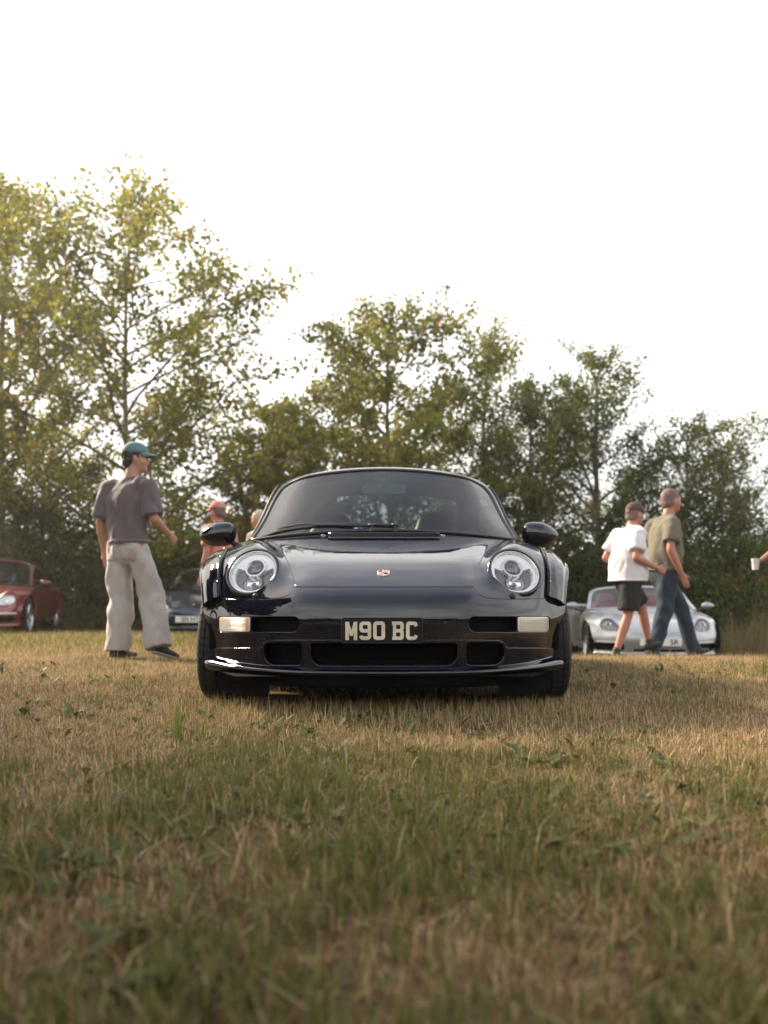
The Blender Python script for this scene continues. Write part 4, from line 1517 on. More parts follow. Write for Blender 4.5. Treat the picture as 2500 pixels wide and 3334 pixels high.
STRAW = np.array([[.50, .39, .225], [.44, .32, .175], [.56, .45, .28], [.36, .24, .135], [.46, .38, .21]])
GREEN = np.array([[.115, .135, .034], [.15, .160, .045], [.095, .115, .034], [.20, .19, .066], [.14, .16, .058]])
RUST = np.array([[.26, .135, .075], [.21, .11, .06], [.30, .17, .10]])
def pick(pal, n):
    c = pal[rng.integers(0, len(pal), n)] * np.array([.92, .86, .82])
    return c * rng.uniform(.75, 1.25, (n, 1))
def field_blades():
    parts = []
    for y0, y1, dens, wmul, hm in ((.55, 1.3, 16000, 1.2, .80), (1.3, 2.2, 15500, 1.05, .72), (2.2, 3.4, 12500, 1.0, .62), (3.4, 5.0, 9500, 1.05, .60), (5.0, 8.0, 4400, 1.5, .68), (8.0, 11.0, 1600, 2.6, 1.1), (11.0, 17.0, 420, 4.5, 1.2)):
        hw0, hw1 = .50 * y0 + .80, .50 * y1 + .80
        n = int(dens * (hw0 + hw1) * (y1 - y0))
        y = rng.uniform(y0, y1, n)
        x = rng.uniform(-1, 1, n) * (.50 * y + .80)
        # tufts: pull blades towards clump centres
        cxx, cyy = np.floor(x / .05), np.floor(y / .05)
        jx = _tab[(cxx.astype(int) * 7) % 256, cyy.astype(int) % 256]
        jy = _tab[(cyy.astype(int) * 5) % 256, (cxx.astype(int) + 90) % 256]
        k = rng.uniform(.0, .75, n)
        x = x * (1 - k) + (cxx + jx) * .05 * k
        y = y * (1 - k) + (cyy + jy) * .05 * k
        # bands of greener and drier turf
        g = fbm(x * 1.1 + 3.3, y * 1.1 + 1.7, 4)
        g2 = fbm(x * 4.5 + 31, y * 4.5 + 8, 3)
        pg = .10 + .75 * sstep(.43, .62, g * .65 + g2 * .35)
        nearg = sstep(3.1, 2.3, y)
        pg = np.clip(pg * (.32 + .50 * nearg) + .05 * nearg, 0, .75)
        farg = sstep(7.5, 10, y) * sstep(1, -2, x)
        pg = np.clip(pg + .35 * farg, 0, .9)
        isg = rng.random(n) < pg
        isr = (~isg) & (rng.random(n) < .07 + .48 * sstep(2.1, 1.2, y) + .2 * sstep(.5, .7, g2))
        col = pick(STRAW, n)
        col[isg] = pick(GREEN, int(isg.sum()))
        col[isr] = pick(RUST, int(isr.sum()))
        h = rng.gamma(5, .0088, n) * hm
        h = np.where(isg, h * rng.uniform(.9, 1.5, n), h)
        h *= .75 + .55 * g2 + .25 * nearg * (g - .3)
        lean = np.where(isg, rng.normal(.15, .35, n), rng.normal(.55, .55, n))
        curl = np.where(isg, rng.normal(.35, .4, n), rng.normal(.5, .7, n))
        wd = rng.uniform(.0016, .0036, n) * wmul * np.where(isg, 1.2, .9)
        keep = ~((np.abs(x) < .80) & (y > D - .25) & (y < D + 3.0) & (rng.random(n) < .8))
        q = keep
        parts.append(blades(x[q], y[q], gz(x, y)[q] - .004, h[q], wd[q], lean[q], rng.uniform(0, 2 * np.pi, n)[q], curl[q], col[q], simple=y0 >= 5.0))
    # loose straw lying about and a few tall bents
    n = 4500
    y = rng.uniform(.6, 6.0, n) ** 1.0
    x = rng.uniform(-1, 1, n) * (.5 * y + .5)
    parts.append(blades(x, y, gz(x, y) + rng.uniform(.008, .035, n), rng.uniform(.03, .09, n), rng.uniform(.001, .0020, n), rng.normal(1.35, .25, n), rng.uniform(0, 2 * np.pi, n), rng.normal(.2, .3, n), pick(STRAW, n) * 1.1))
    n = 1500
    y = rng.uniform(1.0, 9.0, n)
    x = rng.uniform(-1, 1, n) * (.5 * y + .5)
    k = ~((np.abs(x) < .95) & (y > D - .7) & (y < D + 3))
    x, y = x[k], y[k]
    n = len(x)
    c = pick(STRAW, n)
    gsel = rng.random(n) < .45
    c[gsel] = pick(GREEN, int(gsel.sum())) * 1.15
    parts.append(blades(x, y, gz(x, y), rng.uniform(.06, .13, n), rng.uniform(.0018, .0034, n), rng.normal(.1, .3, n), rng.uniform(0, 2 * np.pi, n), rng.normal(.3, .4, n), c))
    # fringe standing against the dark underside of the car
    n = 2600
    y = rng.uniform(D - .95, D - .30, n)
    x = rng.uniform(-1.0, 1.0, n)
    c = pick(STRAW, n)
    gsel = rng.random(n) < .4
    c[gsel] = pick(GREEN, int(gsel.sum())) * 1.2
    parts.append(blades(x, y, gz(x, y), rng.uniform(.035, .085, n), rng.uniform(.0014, .003, n), rng.normal(.0, .3, n), rng.uniform(0, 2 * np.pi, n), rng.normal(.3, .4, n), c))
    # crest of longer grass before the parked cars
    n = 26000
    y = rng.uniform(7.6, 14.5, n)
    x = rng.uniform(-1, 1, n) * (.5 * y + .6)
    c = pick(STRAW, n) * 1.05
    gsel = rng.random(n) < np.where(x < 0, .55, .18)
    c[gsel] = pick(GREEN, int(gsel.sum())) * 1.45
    parts.append(blades(x, y, gz(x, y), rng.uniform(.035, .075, n) * (1 + .8 * sstep(9.5, 12, y)), rng.uniform(.006, .013, n), rng.normal(.1, .3, n), rng.uniform(0, 2 * np.pi, n), rng.normal(.3, .4, n), c, simple=True))
    V, L, S, C, o = [], [], [], [], 0
    for v, l, s_, c in parts:
        V.append(v)
        L.append(l + o)
        S.append(s_)
        C.append(c)
        o += len(v)
    return np.concatenate(V), np.concatenate(L), np.concatenate(S), np.concatenate(C)
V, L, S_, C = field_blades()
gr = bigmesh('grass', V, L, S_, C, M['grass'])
gr['kind'] = 'stuff'
gr['label'] = 'short dry straw coloured and green grass covering the field'
gr['category'] = 'grass'

# broad weed leaves among the grass
def weed_leaves(n=900):
    y = rng.uniform(1.0, 6.0, n)
    x = rng.uniform(-1, 1, n) * (.5 * y + .4)
    k = ~((np.abs(x) < .95) & (y > D - .6))
    x, y = x[k], y[k]
    k = fbm(x * 1.6 + 50, y * 1.6, 3) > .46
    x, y = x[k], y[k]
    x, y = np.repeat(x, 4) + rng.normal(0, .02, len(x) * 4), np.repeat(y, 4) + rng.normal(0, .02, len(y) * 4)
    n = len(x)
    az = rng.uniform(0, 2 * np.pi, n)
    ln = rng.uniform(.03, .085, n)
    wd = ln * rng.uniform(.25, .42, n)
    el = rng.uniform(.15, .9, n)
    d = np.c_[np.cos(az) * np.cos(el), np.sin(az) * np.cos(el), np.sin(el)]
    sd_ = np.c_[-np.sin(az), np.cos(az), np.zeros(n)]
    b = np.c_[x, y, gz(x, y) + .008]
    prof = ((0, .12), (.3, .8), (.6, 1.0), (.85, .55), (1, 0))
    V = []
    for t, wv in prof:
        c = b + d * (ln * t)[:, None] - np.c_[np.zeros(n), np.zeros(n), ln * .25 * t * t]
        V += [c - sd_ * (wd * wv / 2)[:, None], c + sd_ * (wd * wv / 2)[:, None]]
    V = np.stack(V, 1).reshape(-1, 3)
    o = (np.arange(n) * 10)[:, None]
    L = np.concatenate([o + np.array([2 * i, 2 * i + 1, 2 * i + 3, 2 * i + 2]) for i in range(4)], 1).ravel()
    C = np.repeat(pick(np.array([[.085, .105, .030], [.10, .12, .035], [.07, .085, .028]]), n), 10, 0)
    o_ = bigmesh('weeds', V, L, np.full(n * 4, 4), C, M['grass'])
    o_['kind'] = 'stuff'
    o_['label'] = 'low broad leaved weeds scattered among the grass'
    o_['category'] = 'weeds'
weed_leaves()

# the upright green tuft standing clear of the turf
def tuft(px_, py_, hgt, n, label, spread=.02):
    Yt = CAMH * F / (py_ - HY)
    x0 = (px_ - CX) / F * Yt
    x = x0 + rng.normal(0, spread * .35, n)
    y = Yt + rng.normal(0, spread * .35, n)
    h = hgt * rng.uniform(.55, 1.05, n)
    v, l, s_, c = blades(x, y, gz(x, y), h, rng.uniform(.004, .0065, n), rng.normal(.0, .10, n), rng.uniform(0, 2 * np.pi, n), rng.normal(.12, .15, n), pick(np.array([[.16, .22, .045], [.22, .26, .06], [.12, .19, .045]]), n), twist=rng.normal(0, .5, n))
    base = Vector((x0, Yt, gz1(x0, Yt)))
    o = bigmesh('grass_tuft', v - np.array(base), l, s_, c, M['grass'])
    o.location = base
    o['label'] = label
    o['category'] = 'grass tuft'
    o['group'] = 'taller tufts of grass'
tuft(580, 2420, .17, 16, 'tallest bright green grass tuft standing in front of the left wheel')
tuft(650, 2412, .11, 7, 'shorter thin green grass tuft just right of the tallest one', .03)
tuft(2490, 2200, .20, 8, 'thin green grass tuft at the right edge of the field')
# ================================================================== trees and shrubs
YS = 1.27                                  # the whole belt stands this much farther back
def rays(px_, Y):
    return (px_ - CX) / F * Y
def zat(py_, Y):
    return CAMH - (py_ - HY) / F * Y

TONE = np.array([1.20, 1.20, .78])
def leaves_mesh(C, N_, size, tone, parent, name='crown', lobed=True):
    """leaf blades at centres C, each a bent lobed outline"""
    n = len(C)
    r = rng.normal(0, 1, (n, 3))
    a = r - (r * N_).sum(1)[:, None] * N_
    a /= np.linalg.norm(a, axis=1)[:, None] + 1e-9
    b = np.cross(N_, a)
    if lobed:
        out = [(0, 0), (.26, .44), (.66, .34), (1.0, 0), (.66, -.34), (.26, -.44)]
        fc = [[0, 1, 5], [1, 2, 4, 5], [2, 3, 4]]
    else:
        out = [(-.05, 0), (.25, .24), (.65, .22), (1.0, 0), (.65, -.22), (.25, -.24)]
        fc = [[0, 1, 5], [1, 2, 4, 5], [2, 3, 4]]
    m = len(out)
    V = np.zeros((n, m, 3), np.float32)
    sz = size[:, None] if hasattr(size, '__len__') else size
    for k, (u, v) in enumerate(out):
        V[:, k] = C + a * (u - .5) * sz + b * v * sz - N_ * (abs(v) * .35 + (u - .5) ** 2 * .4) * sz
    o = (np.arange(n) * m)[:, None]
    L = np.concatenate([o + np.array(f) for f in fc], 1).ravel()
    S = np.tile([len(f) for f in fc], n)
    return bigmesh(name, V.reshape(-1, 3), L, S, np.repeat(tone, m, 0), M['leaf'], parent)

def tones(pal, n, w=None):
    i = rng.choice(len(pal), n, p=w)
    return np.array(pal)[i] * TONE * rng.uniform(.75, 1.25, (n, 1))

MAPLE = [(.165, .170, .042), (.130, .145, .036), (.205, .195, .054), (.105, .122, .034), (.22, .17, .055), (.28, .12, .055)]
MAPW = [.30, .28, .18, .16, .065, .015]
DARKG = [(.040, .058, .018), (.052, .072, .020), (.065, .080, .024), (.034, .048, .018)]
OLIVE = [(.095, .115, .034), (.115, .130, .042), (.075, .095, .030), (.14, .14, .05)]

def grow_tree(name, label, px_, Y, top_py, half_w, leaf, nleaf, pal, palw=None, base_py=None, trunk_r=.09, lean=(0, 0), upright=.55, lobed=True, limbs=13, start=.16, seed=1, shape='dome', group=None, droop=0.0, cluster=.20, bark='bark', stems=1):
    rs = np.random.default_rng(seed)
    Y, half_w, leaf, cluster, trunk_r = Y * YS, half_w * YS, leaf * YS ** .8, cluster * YS, trunk_r * YS
    x0 = rays(px_, Y)
    z0 = gz1(x0, Y)
    H = zat(top_py, Y) - z0
    root = thing(name, label, 'tree', (x0, Y, z0), 0, group)
    tb = MB()
    twigs = []                                          # (point, direction, weight)
    for st in range(stems):
        so = np.array([rs.normal(0, .25), rs.normal(0, .25), 0]) * (st > 0)
        ln = np.array([lean[0] + rs.normal(0, .10) * (stems > 1), lean[1] + rs.normal(0, .1) * (stems > 1)])
        tp = []
        nT = 12
        for k in range(nT + 1):
            t = k / nT
            wob = np.array([math.sin(t * 5 + seed) * .05, math.cos(t * 4 + seed * 2) * .05]) * H * .25 * t
            tp.append(np.array([so[0] + ln[0] * H * t + wob[0], so[1] + ln[1] * H * t + wob[1], H * .94 * t - .05 * (k == 0)]))
        tr = [trunk_r * (1 - .92 * k / nT) ** .9 + .006 for k in range(nT + 1)]
        tr[0] *= 1.25
        tb.tube([tuple(p) for p in tp], tr, 8)
        tp = np.array(tp)
        for i in range(limbs):
            t = start + (1 - start) * ((i + rs.random() * .8) / limbs) ** .95
            t = min(t, .97)
            f = t * nT
            k = int(f)
            p0 = tp[k] + (tp[min(k + 1, nT)] - tp[k]) * (f - k)
            az = i * 2.4 + rs.normal(0, .35) + seed
            if shape == 'dome':
                prof = min(1.0, (1.05 - t) / .62) ** .8 * min(1, .62 + t * 1.6)
            elif shape == 'cone':
                prof = (1.04 - t) ** .75
            else:
                prof = math.sqrt(max(.02, 1 - ((t - .5) / .56) ** 2))
            Lh = half_w * prof * rs.uniform(.72, 1.12)
            rise = Lh * (upright * (.7 + .9 * t)) * rs.uniform(.7, 1.3)
            nb = 7
            d0 = np.array([math.cos(az), math.sin(az), 0])
            pts = []
            for q in range(nb + 1):
                u = q / nb
                pts.append(p0 + d0 * Lh * u + np.array([0, 0, rise * u ** .9 - droop * Lh * u * u]) + rs.normal(0, .03, 3) * Lh * u)
            r0 = max(.010, trunk_r * (1 - t) * .55 + .010)
            tb.tube([tuple(p) for p in pts], [r0 * (1 - .85 * q / nb) + .003 for q in range(nb + 1)], 6)
            pts = np.array(pts)
            # side branches
            ns = max(4, int(6 + Lh * 3.2))
            for j in range(ns):
                u = .25 + .75 * (j + rs.random()) / ns
                f = u * nb
                k2 = min(int(f), nb - 1)
                b0 = pts[k2] + (pts[k2 + 1] - pts[k2]) * (f - k2)
                dirl = pts[k2 + 1] - pts[k2]
                dirl = dirl / (np.linalg.norm(dirl) + 1e-9)
                sd_ = rs.normal(0, 1, 3)
                sd_[2] = sd_[2] * .55 + .25 - droop * .8
                dd = dirl * .75 + sd_ * .62
                dd /= np.linalg.norm(dd)
                sl = (0.22 + .40 * Lh * (1 - u * .45)) * rs.uniform(.5, 1.1)
                sp = [b0 + dd * sl * w_ + np.array([0, 0, (.10 - droop) * sl * w_ * w_]) + rs.normal(0, .018, 3) * w_ for w_ in (0, .35, .7, 1.0)]
                tb.tube([tuple(p) for p in sp], [.008, .006, .004, .002], 4, cap=False)
                twigs.append((np.array(sp), sl))
        twigs.append((tp[-4:], H * .2))
    trunk = tb.build('trunk', M[bark], root)
    wts = np.array([w_ for _, w_ in twigs])
    cnt = rs.multinomial(nleaf, wts / wts.sum())
    P = []
    for (sp, sl), c in zip(twigs, cnt):
        if c == 0:
            continue
        # leaves gather in sprays along each twig
        ncl = max(2, int(c / 9))
        cu = rs.uniform(.15, 1.05, ncl)
        w_ = cu[rs.integers(0, ncl, c)] + rs.normal(0, .05, c)
        f = np.clip(w_, 0, .999) * 3
        k = f.astype(int)
        q = sp[k] + (sp[np.minimum(k + 1, 3)] - sp[k]) * (f - k)[:, None]
        P.append(q + rs.normal(0, cluster * .42, (c, 3)) * np.array([1, 1, .8]))
    P = np.concatenate(P)
    n = len(P)
    N_ = rs.normal(0, 1, (n, 3)) * np.array([.75, .75, .6]) + np.array([0, 0, .65])
    N_ /= np.linalg.norm(N_, axis=1)[:, None]
    sz = leaf * rs.uniform(.65, 1.3, n)
    leaves_mesh(P, N_, sz, tones(pal, n, palw), root, lobed=lobed)
    return root

def shrub(name, label, px_, Y, top_py, half_w, nleaf, leaf, pal, palw=None, depth=.8, seed=1, stems=16, group=None, lobed=False, bottom=.02, spray=.35, heads=0):
    """many-stemmed bush: curved stems from the base carrying leaf clumps"""
    rs = np.random.default_rng(seed)
    Y, half_w, depth, leaf, spray = Y * YS, half_w * YS, depth * YS, leaf * YS ** .8, spray * YS
    x0 = rays(px_, Y)
    z0 = gz1(x0, Y)
    H = zat(top_py, Y) - z0
    root = thing(name, label, 'shrub', (x0, Y, z0), 0, group)
    tb = MB()
    P, tips = [], []
    per = int(nleaf * .84) // stems
    for i in range(stems):
        az = rs.uniform(0, 2 * math.pi)
        rr = math.sqrt(rs.random())
        tx, ty = math.cos(az) * rr * half_w, math.sin(az) * rr * depth
        hh = H * (1 - .40 * rr ** 2) * rs.uniform(.72, 1.05)
        b0 = np.array([tx * .35 + rs.normal(0, .05), ty * .35, -.03])
        pts = np.array([b0 + np.array([tx * .65 * u ** 1.3, ty * .65 * u ** 1.3, hh * u]) + rs.normal(0, .03, 3) * u for u in np.linspace(0, 1, 8)])
        tb.tube([tuple(p) for p in pts], np.linspace(.022, .003, 8), 5, cap=False)
        tips.append(pts[-1])
        ncl = 14
        for c in range(ncl):
            u = bottom + (1.02 - bottom) * (c + rs.random()) / ncl
            f = min(u, .999) * 7
            k = int(f)
            q = pts[k] + (pts[k + 1] - pts[k]) * (f - k)
            off = rs.normal(0, spray, 3) * np.array([1, .9, .6]) * (1.15 - .65 * u)
            cc = q + off
            cc[2] = max(cc[2], .06)
            if rs.random() < .5:
                tb.tube([tuple(q), tuple((q + cc) / 2 + np.array([0, 0, .04])), tuple(cc)], [.006, .004, .002], 4, cap=False)
            m = per // ncl
            P.append(cc + rs.normal(0, 1, (m, 3)) * np.array([.16, .16, .13]) * YS * (1.25 - .45 * u))
    P = np.concatenate(P)
    P[:, 2] = np.maximum(P[:, 2], .03)
    n = len(P)
    N_ = rs.normal(0, 1, (n, 3)) * np.array([.8, .8, .6]) + np.array([0, -.15, .6])
    N_ /= np.linalg.norm(N_, axis=1)[:, None]
    tb.build('stems', M['bark'], root)
    leaves_mesh(P, N_, leaf * rs.uniform(.6, 1.3, n), tones(pal, n, palw), root, lobed=lobed, name='foliage')
    if heads:
        hp = np.array(tips)[rs.integers(0, len(tips), heads)] * np.array([1, 1, 1]) + rs.normal(0, .10, (heads, 3))
        m = 60
        Q = np.repeat(hp, m, 0) + rs.normal(0, 1, (heads * m, 3)) * np.array([.05, .05, .09])
        NN_ = rs.normal(0, 1, (len(Q), 3))
        NN_ /= np.linalg.norm(NN_, axis=1)[:, None]
        leaves_mesh(Q, NN_, .035 * rs.uniform(.6, 1.3, len(Q)), tones([(.30, .17, .10), (.24, .13, .08), (.36, .22, .14)], len(Q)), root, lobed=False, name='seed_heads')['kind'] = 'stuff'
    return root

# back row trees, left to right
TG = 'trees along the field edge'
grow_tree('maple_tree', 'tall yellow green maple cut by the left edge, behind the red car', 0, 17.5, 600, 2.3, .084, 23000, MAPLE, MAPW, trunk_r=.12, seed=3, limbs=34, start=.06, upright=.95, lean=(.01, 0), group=TG, cluster=.26)
grow_tree('maple_tree', 'widest open maple with sky showing through, above the walking man in the teal cap', 415, 16.2, 600, 4.3, .085, 32000, MAPLE, MAPW, trunk_r=.075, seed=8, limbs=46, start=.07, upright=.42, group=TG, cluster=.27)
grow_tree('maple_tree', 'rounded maple directly behind the dark car, its crown left of centre', 1270, 16.8, 965, 2.75, .083, 28000, [tuple(.9 * q for q in c) for c in MAPLE], MAPW, trunk_r=.075, seed=14, limbs=42, start=.06, upright=.52, group=TG, cluster=.26)
grow_tree('maple_tree', 'small maple filling the gap left of the near car windscreen', 900, 17.6, 1300, 1.5, .080, 13000, [tuple(.85 * q for q in c) for c in MAPLE], MAPW, trunk_r=.07, seed=17, limbs=26, start=.06, upright=.6, group=TG, cluster=.24)
grow_tree('birch_tree', 'feathery small leaved tree right behind the near car roof', 1580, 17.6, 1060, 1.95, .072, 20000, OLIVE, None, trunk_r=.08, seed=21, limbs=32, start=.10, upright=.7, lobed=False, group=TG, cluster=.24)
grow_tree('birch_tree', 'lower feathery tree filling the gap left of the alder', 1735, 17.4, 1235, 1.6, .072, 15000, OLIVE, None, trunk_r=.06, seed=26, limbs=26, start=.08, upright=.75, lobed=False, group=TG, cluster=.22)
grow_tree('alder_tree', 'dark topped alder standing highest on the right side', 1950, 17.0, 1110, 1.9, .076, 23000, [(.095, .115, .034), (.072, .092, .028), (.12, .135, .042), (.055, .072, .024)], None, trunk_r=.09, seed=33, limbs=36, start=.08, upright=.7, lobed=False, group=TG, cluster=.24)
grow_tree('willow_tree', 'light feathery sapling right of the alder with thin wispy twigs', 2240, 16.4, 1350, 1.3, .075, 9000, OLIVE, None, trunk_r=.05, seed=41, limbs=22, start=.08, upright=.9, lobed=False, group=TG, stems=2, cluster=.20)
grow_tree('willow_tree', 'thin wispy sapling at the far right edge against the sky', 2440, 16.0, 1460, 1.0, .07, 4500, OLIVE, None, trunk_r=.04, seed=47, limbs=16, start=.08, upright=1.1, lobed=False, group=TG, stems=2, cluster=.17)

_ys, YS = YS, 1.0  # unseen maples added on the left to shade the foreground grass
for k_, (xx_, yy_) in enumerate(((-10.2, 6.8), (-12.6, 7.6), (-7.4, 4.3))):
    grow_tree('maple_tree', ('tall unseen maple left of the viewer, added to shade the foreground grass', 'second unseen maple left of the viewer, added for shade, farther from the cars', 'third unseen maple left of the viewer, added for shade, nearest to it')[k_], CX + xx_ / yy_ * F, yy_, HY - F * ((10.5, 12.5, 8.0)[k_] - CAMH) / yy_, (3.0, 3.2, 2.2)[k_], .28, 9500, MAPLE, MAPW, trunk_r=.16, seed=70 + k_, limbs=30, start=.2, upright=.5, group='unseen trees added for shade left of the viewer', cluster=.40)
YS = _ys
# shrub belt at their feet
SH = 'shrubs under the trees'
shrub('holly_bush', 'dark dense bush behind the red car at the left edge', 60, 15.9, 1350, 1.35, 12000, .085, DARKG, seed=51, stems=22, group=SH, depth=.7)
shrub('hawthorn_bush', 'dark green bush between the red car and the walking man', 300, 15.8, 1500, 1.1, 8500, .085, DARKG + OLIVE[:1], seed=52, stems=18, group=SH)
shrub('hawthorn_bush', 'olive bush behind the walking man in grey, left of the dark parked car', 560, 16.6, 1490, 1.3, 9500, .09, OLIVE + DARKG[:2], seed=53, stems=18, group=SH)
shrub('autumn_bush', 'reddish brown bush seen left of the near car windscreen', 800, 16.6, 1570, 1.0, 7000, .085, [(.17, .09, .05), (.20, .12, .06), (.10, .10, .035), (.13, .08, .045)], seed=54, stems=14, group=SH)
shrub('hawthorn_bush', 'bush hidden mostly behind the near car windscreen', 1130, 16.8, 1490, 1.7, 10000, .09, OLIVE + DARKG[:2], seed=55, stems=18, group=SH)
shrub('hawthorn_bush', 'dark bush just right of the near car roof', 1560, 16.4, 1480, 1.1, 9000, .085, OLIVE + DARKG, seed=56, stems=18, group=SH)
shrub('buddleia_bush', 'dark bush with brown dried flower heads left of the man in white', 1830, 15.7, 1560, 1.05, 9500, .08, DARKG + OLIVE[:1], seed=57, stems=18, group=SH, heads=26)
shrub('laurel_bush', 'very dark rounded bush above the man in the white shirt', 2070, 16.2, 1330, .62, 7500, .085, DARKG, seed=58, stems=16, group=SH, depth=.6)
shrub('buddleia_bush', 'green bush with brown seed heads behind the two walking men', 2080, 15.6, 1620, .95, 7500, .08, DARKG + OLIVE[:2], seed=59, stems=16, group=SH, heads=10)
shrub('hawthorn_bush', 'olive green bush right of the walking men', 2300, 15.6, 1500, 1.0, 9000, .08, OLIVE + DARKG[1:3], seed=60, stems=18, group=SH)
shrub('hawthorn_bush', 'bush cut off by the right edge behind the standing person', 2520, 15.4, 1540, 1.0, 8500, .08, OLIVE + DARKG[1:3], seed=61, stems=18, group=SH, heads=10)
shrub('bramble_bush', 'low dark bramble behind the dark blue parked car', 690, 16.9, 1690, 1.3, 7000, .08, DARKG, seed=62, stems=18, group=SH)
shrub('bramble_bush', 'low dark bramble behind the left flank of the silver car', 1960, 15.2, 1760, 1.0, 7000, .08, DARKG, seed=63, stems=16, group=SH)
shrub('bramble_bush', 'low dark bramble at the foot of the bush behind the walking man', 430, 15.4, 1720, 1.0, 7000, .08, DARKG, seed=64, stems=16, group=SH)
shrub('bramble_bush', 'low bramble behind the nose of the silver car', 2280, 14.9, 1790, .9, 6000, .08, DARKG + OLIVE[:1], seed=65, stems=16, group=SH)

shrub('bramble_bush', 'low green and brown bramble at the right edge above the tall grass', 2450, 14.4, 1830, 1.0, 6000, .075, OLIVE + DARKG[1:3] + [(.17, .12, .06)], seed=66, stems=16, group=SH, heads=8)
# distant thicket that closes the view behind the shrubs
def thicket(name, label, x0, x1, y0, y1, h, n, leaf, pal):
    x = rng.uniform(x0, x1, n)
    y = rng.uniform(y0, y1, n)
    hh = h * (.55 + .75 * fbm(x * .35 + 11, y * .35, 4))
    z = gz(x, y) + hh * rng.random(n) ** .7
    P = np.c_[x, y, z]
    N_ = rng.normal(0, 1, (n, 3)) + np.array([0, 0, .6])
    N_ /= np.linalg.norm(N_, axis=1)[:, None]
    o = leaves_mesh(P, N_, leaf * rng.uniform(.6, 1.4, n), tones(pal, n), None, lobed=False, name=name)
    o['kind'] = 'stuff'
    o['label'] = label
    o['category'] = 'thicket'
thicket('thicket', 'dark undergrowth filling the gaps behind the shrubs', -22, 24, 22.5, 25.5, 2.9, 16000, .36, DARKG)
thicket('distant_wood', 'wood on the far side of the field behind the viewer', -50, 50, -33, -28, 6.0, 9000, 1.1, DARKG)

# tall dry grass at the right edge
def reeds(label, px0, px1, Y0, Y1, n, h0, h1, pal):
    y = rng.uniform(Y0, Y1, n)
    x = rays(rng.uniform(px0, px1, n), y)
    v, l, s_, c = blades(x, y, gz(x, y), rng.uniform(h0, h1, n) * (.35 + 1.0 * fbm(x * 1.7 + 3, y * 1.1, 3)), rng.uniform(.005, .012, n), rng.normal(.08, .28, n), rng.uniform(0, 2 * np.pi, n), rng.normal(.35, .3, n), pick(pal, n))
    o = bigmesh('tall_grass', v, l, s_, c, M['grass'])
    o['kind'] = 'stuff'
    o['label'] = label
    o['category'] = 'tall grass'
reeds('tall dry brown grass growing at the right edge beside the silver car', 2350, 2700, 13.5, 19.0, 2400, .25, 1.35, np.array([[.24, .17, .09], [.17, .15, .06], [.11, .13, .045], [.28, .20, .12], [.13, .14, .05]]))
reeds('rough long grass along the foot of the shrubs', -250, 2400, 18.2, 20.2, 9000, .2, .6, np.array([[.16, .14, .05], [.10, .11, .035], [.22, .16, .08]]))
